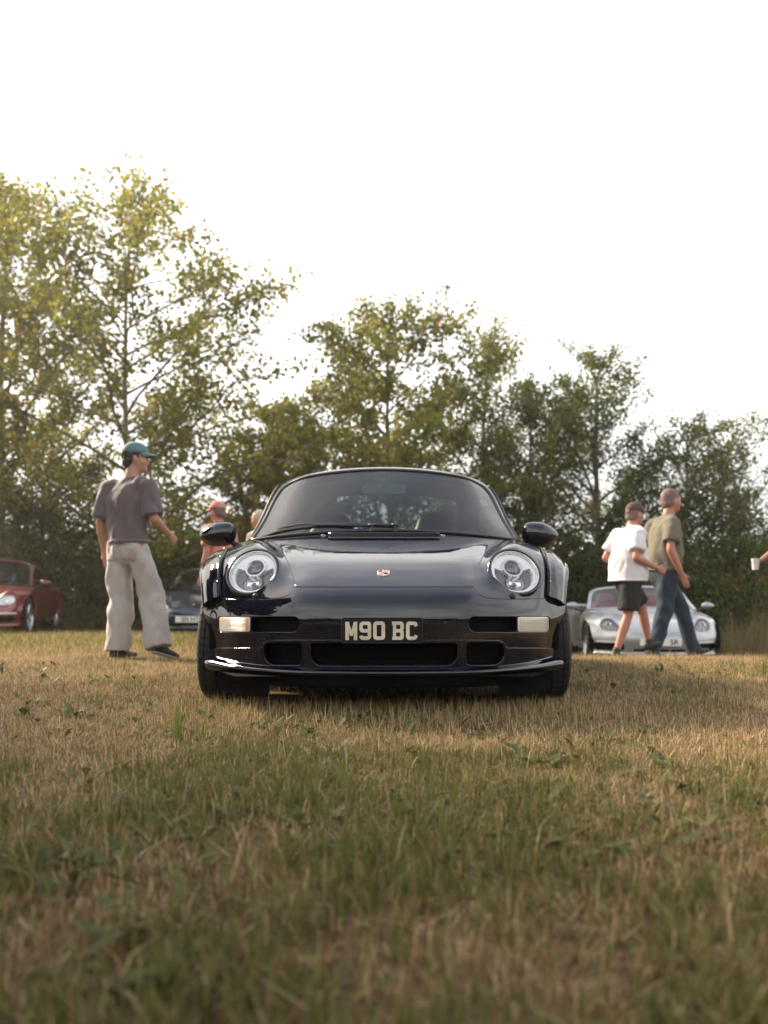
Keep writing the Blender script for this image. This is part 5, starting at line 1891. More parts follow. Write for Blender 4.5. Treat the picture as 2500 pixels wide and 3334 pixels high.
# ================================================================== parked cars
def inxz(poly, g=0.0, sign=1):
    poly = np.asarray(poly, float)
    return lambda P, uv: sign * sdpoly(np.abs(P[:, 0]), P[:, 2], poly) * 1.0 - g
def frontmask(f, keep=1.0, ylim=.05):
    return lambda P, uv: np.where(P[:, 1] < ylim, f(P, uv), keep)
HE_y = np.array([-.80, -.61, -.45, -.2, .14, .46])
HE_x = np.array([.36, .39, .43, .487, .58, .66])
def parked_car(name, label, loc, rotz, pm_, scale=(1, 1, 1), lamp=None, lampstyle='round', intakes=(), plate=None, plate_z=.36, roof='coupe', seats='leather', group='cars parked along the field edge', bars=(), crest=False, mirror_x=0.0, indicator=None):
    root = thing(name, label, 'car', loc, rotz, group)
    root.scale = scale
    hood = lambda P, uv: np.interp(P[:, 1], HE_y, HE_x) - np.abs(P[:, 0]) - .002
    nothood = lambda P, uv: -hood(P, uv) - .004
    shutz = lambda x: np.interp(np.abs(x), [0, .36, .44, .52, 1], [.546, .546, .525, .505, .495])
    up = lambda P, uv: np.where(P[:, 1] > -.24, 1.0, P[:, 2] - shutz(P[:, 0]) - .0015)
    dn = lambda P, uv: np.where(P[:, 1] > -.24, -1.0, shutz(P[:, 0]) - P[:, 2] - .0015)
    panel('bonnet', NOSE, 50, 60, [hood, up], pm_, root, (uJ(5), uJ(13)), (-.95, .95))
    nol = [frontmask(inxz(lamp, 0, -1))]
    for s in (-1, 1):
        sf = (lambda s: (lambda P, uv: P[:, 0] * s - .2))(s)
        vr = (.2, NOSE.v[-1]) if s > 0 else (NOSE.v[0], -.2)
        panel('front_wing', NOSE, 60, 50, [sf, nothood, up] + nol, pm_, root, (uJ(5), uJ(13)), vr)
        hl = panel('headlamp', NOSE, 60, 60, [sf, frontmask(inxz(lamp, -.004), -1.0)], M['bezel'] if lampstyle != 'dark' else M['lampgrey'], root, (uJ(3), uJ(12)), vr, off=-.022)
        panel('lens', NOSE, 60, 60, [sf, frontmask(inxz(lamp, .002), -1.0)], M['lens'], hl, (uJ(3), uJ(12)), vr, off=-.002)
        lp = np.asarray(lamp, float)
        for (cx_, cz_, r_, mt) in bars:
            pass
        # inner lamp units
        c2 = lp.mean(0)
        for (ox, oz, r_) in ((.012, .030, .040), (-.008, -.045, .026)) if lampstyle != 'single' else ((0, 0, .055),):
            gu = np.linspace(uJ(5), uJ(11), 60)
            gv = np.linspace(.3, NOSE.v[-1], 60)
            UU, VV = np.meshgrid(gu, gv, indexing='ij')
            PP = NOSE.at(np.c_[UU.ravel(), VV.ravel()])
            k = int(np.argmin((PP[:, 0] - c2[0] - ox) ** 2 + (PP[:, 2] - c2[1] - oz) ** 2 + (PP[:, 1] > .05)))
            p = PP[k]
            nn = Vector((.22 * s, -.87, .43)).normalized()
            mm = nn.to_track_quat('Z', 'Y').to_matrix().to_4x4()
            mm.translation = Vector((p[0] * s, p[1], p[2])) - nn * .018
            q = MB()
            q.lathe([(r_, 0), (r_ * .95, .012), (r_ * .8, .010), (r_ * .72, .002)], 24, mm)
            q.build('lamp_ring', M['chrome'], hl)
            q = MB()
            q.lathe([(r_ * .7, .002), (r_ * .5, .010), (.0001, .013)], 20, mm)
            q.build('lamp_projector', M['proj'] if lampstyle == 'dark' else M['reflector'], hl)
    cut = [frontmask(inxz(q, 0, -1)) for q in intakes]
    panel('front_bumper', NOSE, 60, 130, [dn] + cut, pm_, root, (uJ(0), uJ(8)), deep=None, depth=.03)
    for q in intakes:
        for s in ((-1, 1) if min(x_ for x_, _ in q) > .05 else (0,)):
            sf = [] if s == 0 else [(lambda s: (lambda P, uv: P[:, 0] * s))(s)]
            panel('air_intake', NOSE, 40, 90, sf + [frontmask(inxz(q, -.008), -1.0)], M['void'], root, (uJ(0), uJ(6)), None, off=-.028, rnd=.001)
    if indicator:
        for s in (-1, 1):
            sf = (lambda s: (lambda P, uv: P[:, 0] * s))(s)
            panel('running_lamp', NOSE, 50, 120, [sf, frontmask(inxz(indicator), -1.0)], M['bezel'], root, (uJ(0), uJ(6)), None, off=.006, rnd=.002)
    # lip and floor
    lp_ = MB()
    pth = NOSE.at(np.c_[np.full(61, uJ(0)), np.linspace(NOSE.v[0], NOSE.v[-1], 61)])
    pn_ = NOSE.nrm(np.c_[np.full(61, uJ(0) + .02), np.linspace(NOSE.v[0], NOSE.v[-1], 61)])
    pn_[:, 2] = 0
    pn_ /= np.linalg.norm(pn_, axis=1)[:, None]
    G = []
    for o_, z_ in ((.0, .225), (.006, .205), (.02, .19), (.022, .183), (.01, .172), (-.03, .165), (-.10, .165)):
        p = pth + pn_ * o_
        p[:, 2] = z_
        G.append([tuple(q) for q in p])
    lp_.grid(G)
    lp_.build('spoiler_lip', pm_, root)
    b = MB()
    b.grid([[(-.60, -.66, .17), (.60, -.66, .17)], [(-.60, .40, .165), (.60, .40, .165)], [(-.80, .42, .165), (.80, .42, .165)], [(-.80, 1.85, .165), (.80, 1.85, .165)], [(-.62, 1.9, .165), (.62, 1.9, .165)], [(-.62, 3.2, .22), (.62, 3.2, .22)]])
    b.box((0, -.28, .34), (1.30, .02, .33))
    b.box((0, .43, .40), (1.55, .02, .45))
    b.box((0, .0, .46), (1.10, .5, .30))
    b.build('floor_pan', M['void'], root, False)
    # sides and tail
    for s in (-1, 1):
        B_ = np.array(bod)
        B_[:, :, 0] *= s
        SB = Surf(B_, mirror=False)
        def mkf(lo, hi):
            return [lambda P, uv: P[:, 1] - lo, lambda P, uv: hi - P[:, 1], lambda P, uv: np.hypot(P[:, 1] - 2.272, P[:, 2] - .315) - .36]
        segs = (('door', .47, 1.56), ('rear_wing', 1.566, 4)) if roof != 'saloon' else (('door', .47, 1.17), ('rear_door', 1.176, 1.86), ('rear_wing', 1.866, 4))
        for nm, lo, hi in segs:
            o = panel(nm, SB, 40, 24, mkf(lo, hi), pm_, root, rnd=.002)
            if s > 0:
                o.data.flip_normals()
            if nm != 'rear_wing':
                h0 = hi - .24
                hd = MB()
                hd.tube([(s * (.876 + .012 * math.sin(math.pi * t)), h0 + .17 * t, .715) for t in np.linspace(0, 1, 7)], .012, 8)
                hd.build('door_handle', pm_, o)
    tl = MB()
    G = []
    for k in range(9):
        t = -1 + k / 4
        G.append([(x_ * t, 3.22 + .10 * (1 - t * t), z_) for x_, z_ in [(.70, .74), (.70, .66)] + ends[1:]])
    tl.grid(G)
    tl.build('rear_bumper', pm_, root)
    # cabin
    low = (lambda q: (q[0], q[1], .828 + (q[2] - .828) * .80)) if roof == 'open' else (lambda q: tuple(q))
    m_ = MB()
    m_.grid([[low(q) for q in r] for r in GF])
    ws_ = m_.build('windscreen', M['shield'], root)
    t_ = MB()
    t_.tube([low(q) for q in rim], .016 if roof == 'open' else .012, 8, closed=True)
    t_.build('windscreen_frame', pm_ if roof == 'open' else M['seal'], ws_)
    if roof == 'open':
        for s in (-1, 1):
            pl_ = CAB.at(np.c_[np.full(30, uc(0) + .03), np.linspace(vc(0), vc(7), 30) * s])
            t_ = MB()
            t_.tube([low(q) for q in pl_], .024, 10)
            t_.build('windscreen_pillar', pm_, root)
        rd = MB()
        rd.grid([[(x_, y_, z_ - .02 * (x_ / .8) ** 2) for x_ in np.linspace(-.80, .80, 9)] for y_, z_ in ((1.72, .86), (1.9, .92), (2.2, .91), (2.6, .86), (3.0, .80), (3.22, .70))])
        rd.build('rear_deck', pm_, root)
        for s in (-1, 1):
            rh = MB()
            rh.tube([(s * .36 + .17 * math.cos(a), 1.78, .86 + .22 * math.sin(a)) for a in np.linspace(0, math.pi, 16)], .022, 8)
            rh.build('roll_hoop', M['black'], root)
        cw_ = MB()
        cw_.grid([[(x_, y_, z_) for x_ in np.linspace(-.78, .78, 5)] for y_, z_ in ((1.70, .86), (1.72, .40))])
        cw_.build('cabin_bulkhead', M['leather'], root)
    else:
        panel('roof', CAB, 60, 80, [lambda P, uv: np.where(is_side(P), -sidewin(P), 1.0), lambda P, uv: np.where(is_top(P), -rearwin(P), 1.0)], pm_ if roof != 'soft' else M['black'], root, rnd=.004, depth=.02)
        for s in (-1, 1):
            vr = (vc(4), vc(7)) if s > 0 else (vc(-7), vc(-4))
            panel('side_window', CAB, 40, 30, [lambda P, uv: np.where(is_side(P), sidewin(P) + .004, -1.0)], M['sideglass'], root, None, vr, off=-.006, rnd=.001, depth=.003)
        panel('rear_window', CAB, 40, 50, [lambda P, uv: np.where(is_top(P), rearwin(P) + .004, -1.0)], M['sideglass'], root, (uc(3), uc(6)), None, off=-.006, rnd=.001, depth=.003)
    i_ = MB()
    i_.grid([[(x_, y_ + .10 * (x_ / .7) ** 2, z_ - .03 * (x_ / .7) ** 2) for x_ in np.linspace(-.70, .70, 11)] for y_, z_ in ((.42, .835), (.55, .868), (.70, .885), (.80, .872), (.84, .82), (.82, .55))])
    i_.build('dashboard', M[seats] if seats == 'redseat' else M['leather'], root)
    i_ = MB()
    i_.box((0, 1.2, .30), (1.45, 1.6, .10))
    i_.box((0, 2.1, .55), (1.4, .7, .30))
    i_.build('cabin_floor', M['leather'], root, False)
    for x_ in (-.36, .36):
        G = []
        for z_, hw, y_, th in ((.46, .24, 1.50, .10), (.62, .245, 1.53, .10), (.78, .235, 1.57, .09), (.90, .20, 1.60, .075), (.98, .14, 1.62, .065), (1.04, .13, 1.635, .06), (1.075, .10, 1.64, .05), (1.09, .05, 1.645, .03)):
            G.append([(x_ + hw * math.copysign(abs(math.cos(a)) ** .6, math.cos(a)), y_ + th * math.sin(a), z_) for a in np.linspace(0, 2 * math.pi, 20, endpoint=False)])
        q = MB()
        q.grid(G, closeu=True)
        q.box((x_, 1.25, .42), (.46, .50, .14))
        q.build('seat', M[seats], root)
    st_ = MB()
    st_.tube([(-.37 + .185 * math.cos(a), 1.0 + .06 * math.sin(a), .80 + .165 * math.sin(a)) for a in np.linspace(0, 2 * math.pi, 24, endpoint=False)], .014, 6, closed=True)
    st_.tube([(-.37, .99, .80), (-.37, .80, .78)], .04, 8)
    st_.build('steering_wheel', M['leather'], root)
    for s in (-1, 1):
        for y_ in (0, 2.272):
            wheel(root, s * .868, y_, .315, .317, .23, s, .235, tread=False)
        hs = MB()
        G = [[(s * x_, math.cos(a) * .352, .315 + math.sin(a) * .342) for a in np.linspace(-.15, math.pi + .15, 20)] for x_ in (.58, .86)]
        hs.grid([[(s * .58, math.cos(a) * .02, .315 + math.sin(a) * .02) for a in np.linspace(-.15, math.pi + .15, 20)]] + G)
        hs.build('wheel_housing', M['void'], root)
        # mirror
        V, Fs = [], []
        for i in range(9):
            ph = math.pi * i / 8
            for k in range(16):
                a = 2 * math.pi * k / 16
                ca, sa = math.cos(a), math.sin(a)
                f = math.sin(ph)
                V.append((s * (.965 + .105 * ca * f * (1 if ca > 0 else .8)), .74 - .07 * math.cos(ph), .885 + .062 * sa * f * (1 - .3 * max(0, ca))))
        for i in range(8):
            for k in range(16):
                l = (k + 1) % 16
                Fs.append((i * 16 + k, i * 16 + l, (i + 1) * 16 + l, (i + 1) * 16 + k))
        mo_ = mk('door_mirror', V, Fs, pm_, root)
        ft = MB()
        ft.tube([(s * .93, .74, .835), (s * .87, .745, .815), (s * .79, .75, .80)], [.024, .026, .034], 10, flat=.7)
        ft.build('mirror_foot', M['black'], mo_)
    if plate:
        text, pw, tx_, tw = plate
        pmx = Matrix.Translation((0, -.792, plate_z)) @ Matrix.Rotation(math.radians(90), 4, 'X')
        pb_ = MB()
        pb_.box((0, 0, 0), (pw, .111, .010))
        po = pb_.build('number_plate', M['platewhite'], root, False)
        po.matrix_local = pmx
        text_mesh('plate_text', text, .079, tw, .0008, M['letterblack'], po, Matrix.Translation((tx_, 0, .0062)))
    if crest:
        cq = MB()
        cq.add([(-.027, .02, 0), (-.02, .033, 0), (.02, .033, 0), (.027, .02, 0), (.024, -.012, 0), (0, -.034, 0), (-.024, -.012, 0)] + [(-.027, .02, .004), (-.02, .033, .004), (.02, .033, .004), (.027, .02, .004), (.024, -.012, .004), (0, -.034, .004), (-.024, -.012, .004)], [(13, 12, 11, 10, 9, 8, 7)[::-1]] + [(i, (i + 1) % 7, 7 + (i + 1) % 7, 7 + i) for i in range(7)])
        o = cq.build('crest', M['crestgold'], root, False)
        o.matrix_local = Matrix.Translation(Vector(cp) + cn * .001) @ cm.to_3x3().to_4x4()
        st_ = MB()
        st_.add([(.002, .025, .0045), (.02, .022, .0045), (.02, .004, .0045), (.002, .004, .0045)], [(0, 3, 2, 1)])
        st_.add([(-.021, 0, .0045), (-.002, 0, .0045), (-.002, -.024, .0045), (-.014, -.016, .0045)], [(0, 3, 2, 1)])
        st_.build('crest_stripe', M['crestred'], o, False)
    return root

egg = [(.47, .565), (.50, .62), (.55, .685), (.61, .705), (.67, .69), (.71, .64), (.715, .58), (.69, .535), (.63, .515), (.55, .515), (.49, .53)]
egg = [tuple(q) for q in smooth_loop(egg, 4)]
# silver open roadster on the right
sx, sy = 3.86, 12.0
parked_car('roadster', 'silver open two-seat roadster with red seats, parked behind the two walking men', (sx, sy, -.46), math.radians(-7), M['silver'], scale=(1.05, 1.05, .94),
           lamp=egg, lampstyle='dark', intakes=[rrect(.44, .79, .225, .345, .03), rrect(-.1, .33, .20, .27, .02)], plate=('SR', .52, .17, .105), plate_z=.375, roof='open', seats='redseat', indicator=rrect(.50, .76, .352, .372, .008), crest=True)
# dark blue coupe far left of the near car
bx_, by_ = (626 - CX) / F * 15.2, 15.9
oval = [tuple(q) for q in smooth_loop([(.43, .545), (.48, .60), (.56, .66), (.64, .675), (.70, .64), (.71, .575), (.66, .525), (.56, .515), (.47, .52)], 4)]
parked_car('coupe', 'dark blue sports coupe with white number plate, half hidden behind the near car', (bx_, by_, -.26), math.radians(0), M['navy2'], scale=(1.08, 1.04, 1.04),
           lamp=oval, lampstyle='single', intakes=[rrect(-.1, .40, .20, .275, .03), rrect(.48, .74, .21, .30, .03)], plate=('SIII HT', .52, -.012, .30), plate_z=.345, roof='coupe', seats='leather', crest=True)
# red saloon at the left edge
rx_, ry_ = -7.32, 14.75
tear = [tuple(q) for q in smooth_loop([(.44, .56), (.48, .62), (.55, .665), (.64, .68), (.70, .655), (.725, .60), (.70, .55), (.62, .52), (.52, .515), (.46, .53)], 4)]
parked_car('saloon_car', 'metallic red four-door saloon parked at the left edge', (rx_, ry_, gz1(rx_, ry_) - .02), math.radians(13), M['red'], scale=(1.06, 1.24, 1.10),
           lamp=tear, lampstyle='single', intakes=[rrect(-.1, .42, .205, .30, .03), rrect(.50, .72, .235, .335, .035)], plate=None, roof='saloon', seats='leather', indicator=rrect(.46, .74, .372, .392, .008))
# ================================================================== people
M['skin'] = mat('skin', (.36, .19, .13), .5, var=.12, scale=9, spec=.4)
M['skin2'] = mat('sunburnt_skin', (.38, .17, .12), .5, var=.12, scale=9, spec=.4)
M['hair_dark'] = mat('dark_hair', (.03, .02, .015), .6, var=.3, scale=60)
M['hair_grey'] = mat('grey_brown_hair', (.14, .09, .08), .7, var=.3, scale=60)
M['hair_pale'] = mat('pale_grey_hair', (.42, .38, .33), .8, var=.2, scale=60)
M['teal'] = mat('teal_cotton', (.075, .16, .165), .85, var=.12, scale=20, sheen=.2)
M['mauve'] = mat('faded_grey_cotton', (.105, .082, .088), .9, var=.12, scale=10, sheen=.2)
M['linen'] = mat('pale_linen', (.37, .34, .32), .9, var=.10, scale=9, sheen=.2)
M['white_cotton'] = mat('white_cotton', (.62, .61, .63), .9, var=.05, scale=9)
M['black_cotton'] = mat('black_cotton', (.012, .012, .014), .9, var=.15, scale=9)
M['olive_cotton'] = mat('olive_cotton', (.135, .125, .088), .9, var=.12, scale=9)
M['denim'] = mat('blue_denim', (.020, .036, .058), .85, var=.25, scale=14)
M['shoe'] = mat('dark_shoe', (.014, .013, .015), .6, var=.2, scale=20)
M['sole'] = mat('shoe_sole', (.45, .44, .43), .7)
M['brownhat'] = mat('brown_cap_cloth', (.085, .05, .04), .9, var=.15, scale=20)
M['salmon'] = mat('salmon_cotton', (.50, .19, .15), .9, var=.1, scale=10)
M['pink'] = mat('pink_cap_cloth', (.50, .22, .20), .9, var=.1, scale=10)
M['beige'] = mat('beige_cotton', (.46, .40, .34), .9, var=.1, scale=10)
M['eye'] = mat('eye', (.02, .015, .012), .2)
M['cup'] = mat('white_card', (.75, .74, .72), .6)

def limb(mb, pts, rad, n=14, flat=None, open_end=False):
    """rounded tapering limb with closed ends; rad = radius or (a, b)"""
    pts = [Vector(p) for p in pts]
    rad = [r if hasattr(r, '__len__') else (r, r) for r in rad]
    d0 = (pts[0] - pts[1]).normalized()
    d1 = (pts[-1] - pts[-2]).normalized()
    P, R = [], []
    for t in (1.0, .8, .45):
        P.append(pts[0] + d0 * rad[0][0] * t * .9)
        R.append(tuple(max(.001, q * math.sqrt(max(0, 1 - t * t))) for q in rad[0]))
    P += pts
    R += rad
    for t in (() if open_end else (.45, .8, 1.0)):
        P.append(pts[-1] + d1 * rad[-1][0] * t * .9)
        R.append(tuple(max(.001, q * math.sqrt(max(0, 1 - t * t))) for q in rad[-1]))
    vs, fs = [], []
    side = Vector((1, 0, 0)) if flat is None else Vector(flat)
    for i, p in enumerate(P):
        d = (P[min(i + 1, len(P) - 1)] - P[max(i - 1, 0)]).normalized()
        a = side - d * side.dot(d)
        if a.length < .05:
            a = Vector((0, 1, 0)) - d * d.y
        a.normalize()
        b = d.cross(a).normalized()
        for k in range(n):
            t = 2 * math.pi * k / n
            vs.append(p + a * math.cos(t) * R[i][0] + b * math.sin(t) * R[i][1])
    N = len(P)
    for i in range(N - 1):
        for k in range(n):
            l = (k + 1) % n
            fs.append((i * n + k, i * n + l, (i + 1) * n + l, (i + 1) * n + k))
    fs.append(tuple(range(n - 1, -1, -1)))
    fs.append(tuple((N - 1) * n + k for k in range(n)))
    mb.add(vs, fs)

def ball(mb, c, r, n=14):
    vs, fs = [], []
    for i in range(n + 1):
        ph = math.pi * i / n
        for k in range(n * 2):
            a = math.pi * k / n
            vs.append((c[0] + r[0] * math.sin(ph) * math.cos(a), c[1] + r[1] * math.sin(ph) * math.sin(a), c[2] + r[2] * math.cos(ph)))
    m = n * 2
    for i in range(n):
        for k in range(m):
            l = (k + 1) % m
            fs.append((i * m + k, (i + 1) * m + k, (i + 1) * m + l, i * m + l))
    mb.add(vs, fs)

def fuse(mb, name, material, parent, voxel=.012, smooth=6, wrinkle=0.0, freq=14.0, seed=0, cut=None, solid=False):
    """melt overlapping limbs into one continuous surface, then add cloth folds"""
    o = mk('tmp', mb.v, mb.f, None, None)
    r = o.modifiers.new('r', 'REMESH')
    r.mode = 'VOXEL'
    r.voxel_size = voxel
    sm = o.modifiers.new('s', 'SMOOTH')
    sm.factor = .5
    sm.iterations = smooth
    dg = bpy.context.evaluated_depsgraph_get()
    me = bpy.data.meshes.new_from_object(o.evaluated_get(dg))
    bpy.data.objects.remove(o)
    me.name = name
    if wrinkle:
        n = len(me.vertices)
        co = np.zeros(n * 3)
        no = np.zeros(n * 3)
        me.vertices.foreach_get('co', co)
        me.vertex_normals.foreach_get('vector', no)
        co, no = co.reshape(-1, 3), no.reshape(-1, 3)
        a = vnoise(co[:, 0] * freq + co[:, 2] * freq * .5 + seed * 7.1, co[:, 2] * freq * .45 + co[:, 1] * freq * .8)
        b = vnoise(co[:, 0] * freq * 2.2 - co[:, 2] * freq * .9 + seed * 3.3, co[:, 1] * freq * 2 + co[:, 2] * freq * .5 + 40)
        co += no * (((a - .5) * 1.3 + (b - .5) * .6) * wrinkle)[:, None]
        me.vertices.foreach_set('co', co.ravel())
    if cut is not None:
        bm = bmesh.new()
        bm.from_mesh(me)
        for pc, pn_ in cut:
            bmesh.ops.bisect_plane(bm, geom=bm.verts[:] + bm.edges[:] + bm.faces[:], plane_co=pc, plane_no=pn_, clear_outer=True)
        bm.to_mesh(me)
        bm.free()
    me.polygons.foreach_set('use_smooth', [True] * len(me.polygons))
    me.materials.clear()
    me.materials.append(material)
    me.update()
    ob = bpy.data.objects.new(name, me)
    COL.objects.link(ob)
    ob.parent = parent
    if cut is not None:
        s_ = ob.modifiers.new('thickness', 'SOLIDIFY')
        s_.thickness = .006
        s_.offset = -1
    return ob

def hand(mb, wrist, dirv, palmn, s=1.0, curl=.5, thumb=1):
    """palm with four bent fingers and a thumb"""
    w_ = Vector(wrist)
    d = Vector(dirv).normalized()
    n = Vector(palmn)
    n = (n - d * n.dot(d)).normalized()
    sd_ = d.cross(n).normalized() * thumb
    pc = w_ + d * .05 * s
    limb(mb, [w_, w_ + d * .035 * s, w_ + d * .085 * s], [(.026 * s, .018 * s), (.038 * s, .015 * s), (.040 * s, .013 * s)], 12, flat=sd_)
    for k, (o_, L_) in enumerate(((-.031, .062), (-.0105, .076), (.0105, .080), (.031, .070))):
        b = w_ + d * .088 * s + sd_ * o_ * s
        c1, c2, c3 = curl * .5, curl * 1.2, curl * 1.9
        p1 = b + (d * math.cos(c1) + n * math.sin(c1)) * L_ * .45 * s
        p2 = p1 + (d * math.cos(c2) + n * math.sin(c2)) * L_ * .32 * s
        p3 = p2 + (d * math.cos(c3) + n * math.sin(c3)) * L_ * .25 * s
        limb(mb, [b - d * .012 * s, b, p1, p2, p3], [.0098 * s, .0098 * s, .0088 * s, .008 * s, .0065 * s], 8)
    b = w_ + d * .03 * s + sd_ * .034 * s
    p1 = b + (d * .6 + sd_ * .7 + n * .35).normalized() * .042 * s
    p2 = p1 + (d * .85 + sd_ * .25 + n * .5).normalized() * .034 * s
    limb(mb, [b - d * .01 * s, b, p1, p2], [.013 * s, .0125 * s, .0105 * s, .008 * s], 8)

def cloth_patch(o, test, name, lift):
    """a layer of the same cloth stitched on: the chosen faces copied and raised"""
    me = o.data
    V, Fs, mp_ = [], [], {}
    for f in me.polygons:
        if test(f.center, f.normal):
            q = []
            for i in f.vertices:
                if i not in mp_:
                    mp_[i] = len(V)
                    V.append(me.vertices[i].co + me.vertices[i].normal * lift)
                q.append(mp_[i])
            Fs.append(q)
    if len(Fs) > 3:
        c = mk(name, V, Fs, me.materials[0], o)
        m = c.modifiers.new('thickness', 'SOLIDIFY')
        m.thickness = .006
        m.offset = -1
        return c

def V3(*a):
    return Vector(a)

def person(label, loc, rotz, H, J, wear, group=None):
    """J: joints in metres for a 1.78 m figure, +y = facing. wear: garment spec"""
    k = H / 1.78
    vx = wear.get('vox', 1.0)
    root = thing('person', label, 'person', loc, rotz, group)
    root.scale = (k, k, k)
    b = MB()
    hip, chest, neck, head = [Vector(J[q]) for q in ('hip', 'chest', 'neck', 'head')]
    fat = wear.get('fat', 1.0)
    belly = wear.get('belly', 0.0)
    yaw = J.get('headyaw', 0.0)
    hr = Matrix.Rotation(yaw, 3, 'Z')
    hv = lambda x, y, z: head + hr @ Vector((x, y, z))
    # head with face
    hb = MB()
    ball(hb, (0, 0, 0), (.076, .096, .118))
    ball(hb, (0, .030, -.062), (.056, .062, .062))
    ball(hb, (0, .093, -.018), (.015, .022, .024), 8)
    ball(hb, (0, .100, -.030), (.017, .016, .013), 8)
    ball(hb, (0, .080, -.068), (.024, .014, .010), 8)
    ball(hb, (0, .070, -.100), (.026, .022, .018), 8)
    ball(hb, (0, .084, .028), (.048, .016, .012), 8)
    for s in (-1, 1):
        ball(hb, (s * .077, -.006, -.012), (.010, .020, .032), 8)
        ball(hb, (s * .042, .062, -.036), (.024, .024, .022), 8)
    hb.v = [tuple(hv(*q)) for q in hb.v]
    b.add(hb.v, hb.f)
    limb(b, [neck + V3(0, -.005, -.05), neck + (head - neck) * .35, head + V3(0, -.01, -.06)], [.064, .058, .056], 14)
    # torso
    limb(b, [hip, hip * .5 + chest * .5, chest], [(.13 * fat, .085 * fat), (.12 * fat, .08 * fat), (.14 * fat, .085)], 18)
    limb(b, [chest, neck + V3(0, 0, -.03)], [(.14, .08), (.07, .065)], 16)
    for s, sn in ((-1, 'l'), (1, 'r')):
        sh, el, wr = Vector(J['sh_' + sn]), Vector(J['el_' + sn]), Vector(J['wr_' + sn])
        limb(b, [sh, sh * .5 + el * .5, el], [.052, .047, .040], 12)
        limb(b, [el, el * .7 + wr * .3, wr], [.040, .042, .026], 12)
        hand(b, wr, (wr - el), J.get('palm_' + sn, (-s, .2, 0)), 1.0, J.get('curl_' + sn, .45), thumb=J.get('thumb_' + sn, 1))
        hp, kn, an = Vector(J['hp_' + sn]), Vector(J['kn_' + sn]), Vector(J['an_' + sn])
        limb(b, [hp, hp * .5 + kn * .5, kn], [.082, .072, .054], 14)
        limb(b, [kn, kn * .68 + an * .32, an], [.052, .056, .034], 14)
    body = fuse(b, 'body', M[wear.get('skin', 'skin')], root, .0115 * vx, 3)
    for s in (-1, 1):
        e = MB()
        ball(e, tuple(hv(s * .031, .083, .006)), (.012, .009, .008), 8)
        e.build('eye', M['eye'], body)
    # shoes
    for sn in 'lr':
        an = Vector(J['an_' + sn])
        td = Vector(J.get('toe_' + sn, (0, 1, 0))).normalized()
        q = MB()
        z = V3(0, 0, -.055)
        limb(q, [an + z * .9 - td * .035, an + z + td * .06, an + z * 1.12 + td * .165], [(.040, .046), (.046, .040), (.036, .024)], 14)
        limb(q, [an + V3(0, 0, .02), an + z * .6], [.043, .046], 12)
        sh_ = fuse(q, 'shoe', M[wear.get('shoe', 'shoe')], root, .009, 3)
        if wear.get('sole'):
            q = MB()
            limb(q, [an + z * 1.55 - td * .04, an + z * 1.55 + td * .06, an + z * 1.5 + td * .17], [(.040, .012), (.045, .012), (.036, .010)], 12)
            fuse(q, 'sole', M['sole'], sh_, .008, 2)
    # shirt
    sw = wear['shirt']
    q = MB()
    lw = sw.get('loose', 1.0)
    low = hip + V3(0, 0, sw.get('hem', -.06))
    limb(q, [low, hip * .55 + chest * .45 + V3(0, belly * .6, 0), chest + V3(0, belly * .2, 0)], [(.190 * fat * lw, .130 * fat * lw + belly * .4), (.185 * fat * lw, .128 * fat * lw + belly), (.195 * lw, .135 * lw + belly * .25)], 24)
    limb(q, [chest + V3(0, 0, .02), chest * .35 + neck * .65, neck + V3(0, 0, -.015)], [(.19, .120), (.135, .098), (.070, .068)], 20)
    for sn in 'lr':
        sh, el = Vector(J['sh_' + sn]), Vector(J['el_' + sn])
        e2 = sh + (el - sh) * sw.get('sleeve', .75)
        limb(q, [sh * .75 + (neck + V3(0, 0, -.06)) * .25, sh, e2], [.078, .074 * lw, .080 * lw], 16, open_end=True)
    sl = []
    lo_d = Vector((0, 0, -1))
    fuse(q, 'shirt', M[sw['mat']], root, .0145 * vx, 3, sw.get('wr', .016) * 1.5, 11, seed=len(label), cut=[(tuple(low + V3(0, 0, .02)), (0, 0, -1))] if sw.get('cut', True) else None)
    # trousers or shorts
    tw = wear['legs']
    q = MB()
    limb(q, [hip + V3(0, 0, .10), hip + V3(0, 0, .03), hip + V3(0, 0, -.06)], [(.150 * fat, .104 * fat), (.160 * fat, .112 * fat), (.176 * fat, .128 * fat)], 22)
    ends_ = []
    for sn in 'lr':
        hp, kn, an = Vector(J['hp_' + sn]), Vector(J['kn_' + sn]), Vector(J['an_' + sn])
        f = tw.get('len', 1.0)
        w0, w1, w2 = tw['w']
        if f >= 1:
            limb(q, [hp, hp * .5 + kn * .5, kn, kn * .45 + an * .55, an + (an - kn).normalized() * .035], [w0, (w0 + w1) / 2, w1, w2, w2 * 1.04], 18, open_end=True)
        else:
            e2 = hp + (kn - hp) * f
            limb(q, [hp, hp * .4 + e2 * .6, e2], [w0, (w0 + w1) / 2, w1], 18, open_end=True)
    fuse(q, 'trousers' if tw.get('len', 1) >= 1 else 'shorts', M[tw['mat']], root, .0145 * vx, 3, tw.get('wr', .014) * 1.5, 12, seed=3 + len(label))
    # pockets and hem stitching raised from the cloth
    legs_ = [c for c in root.children if c.name.split('.')[0] in ('trousers', 'shorts')][0]
    shirt_ = [c for c in root.children if c.name.split('.')[0] == 'shirt'][0]
    for s in ((-1, 1) if wear.get('cap') == 'teal' else ()):
        cloth_patch(legs_, lambda p, n, s=s: (n.y < -.25) & (p.x * s > .035) & (p.x * s < .135) & (p.z > hip.z - .155) & (p.z < hip.z - .035), 'back_pocket', .004)
    cloth_patch(shirt_, lambda p, n: p.z < low.z + .052, 'hem', .003)
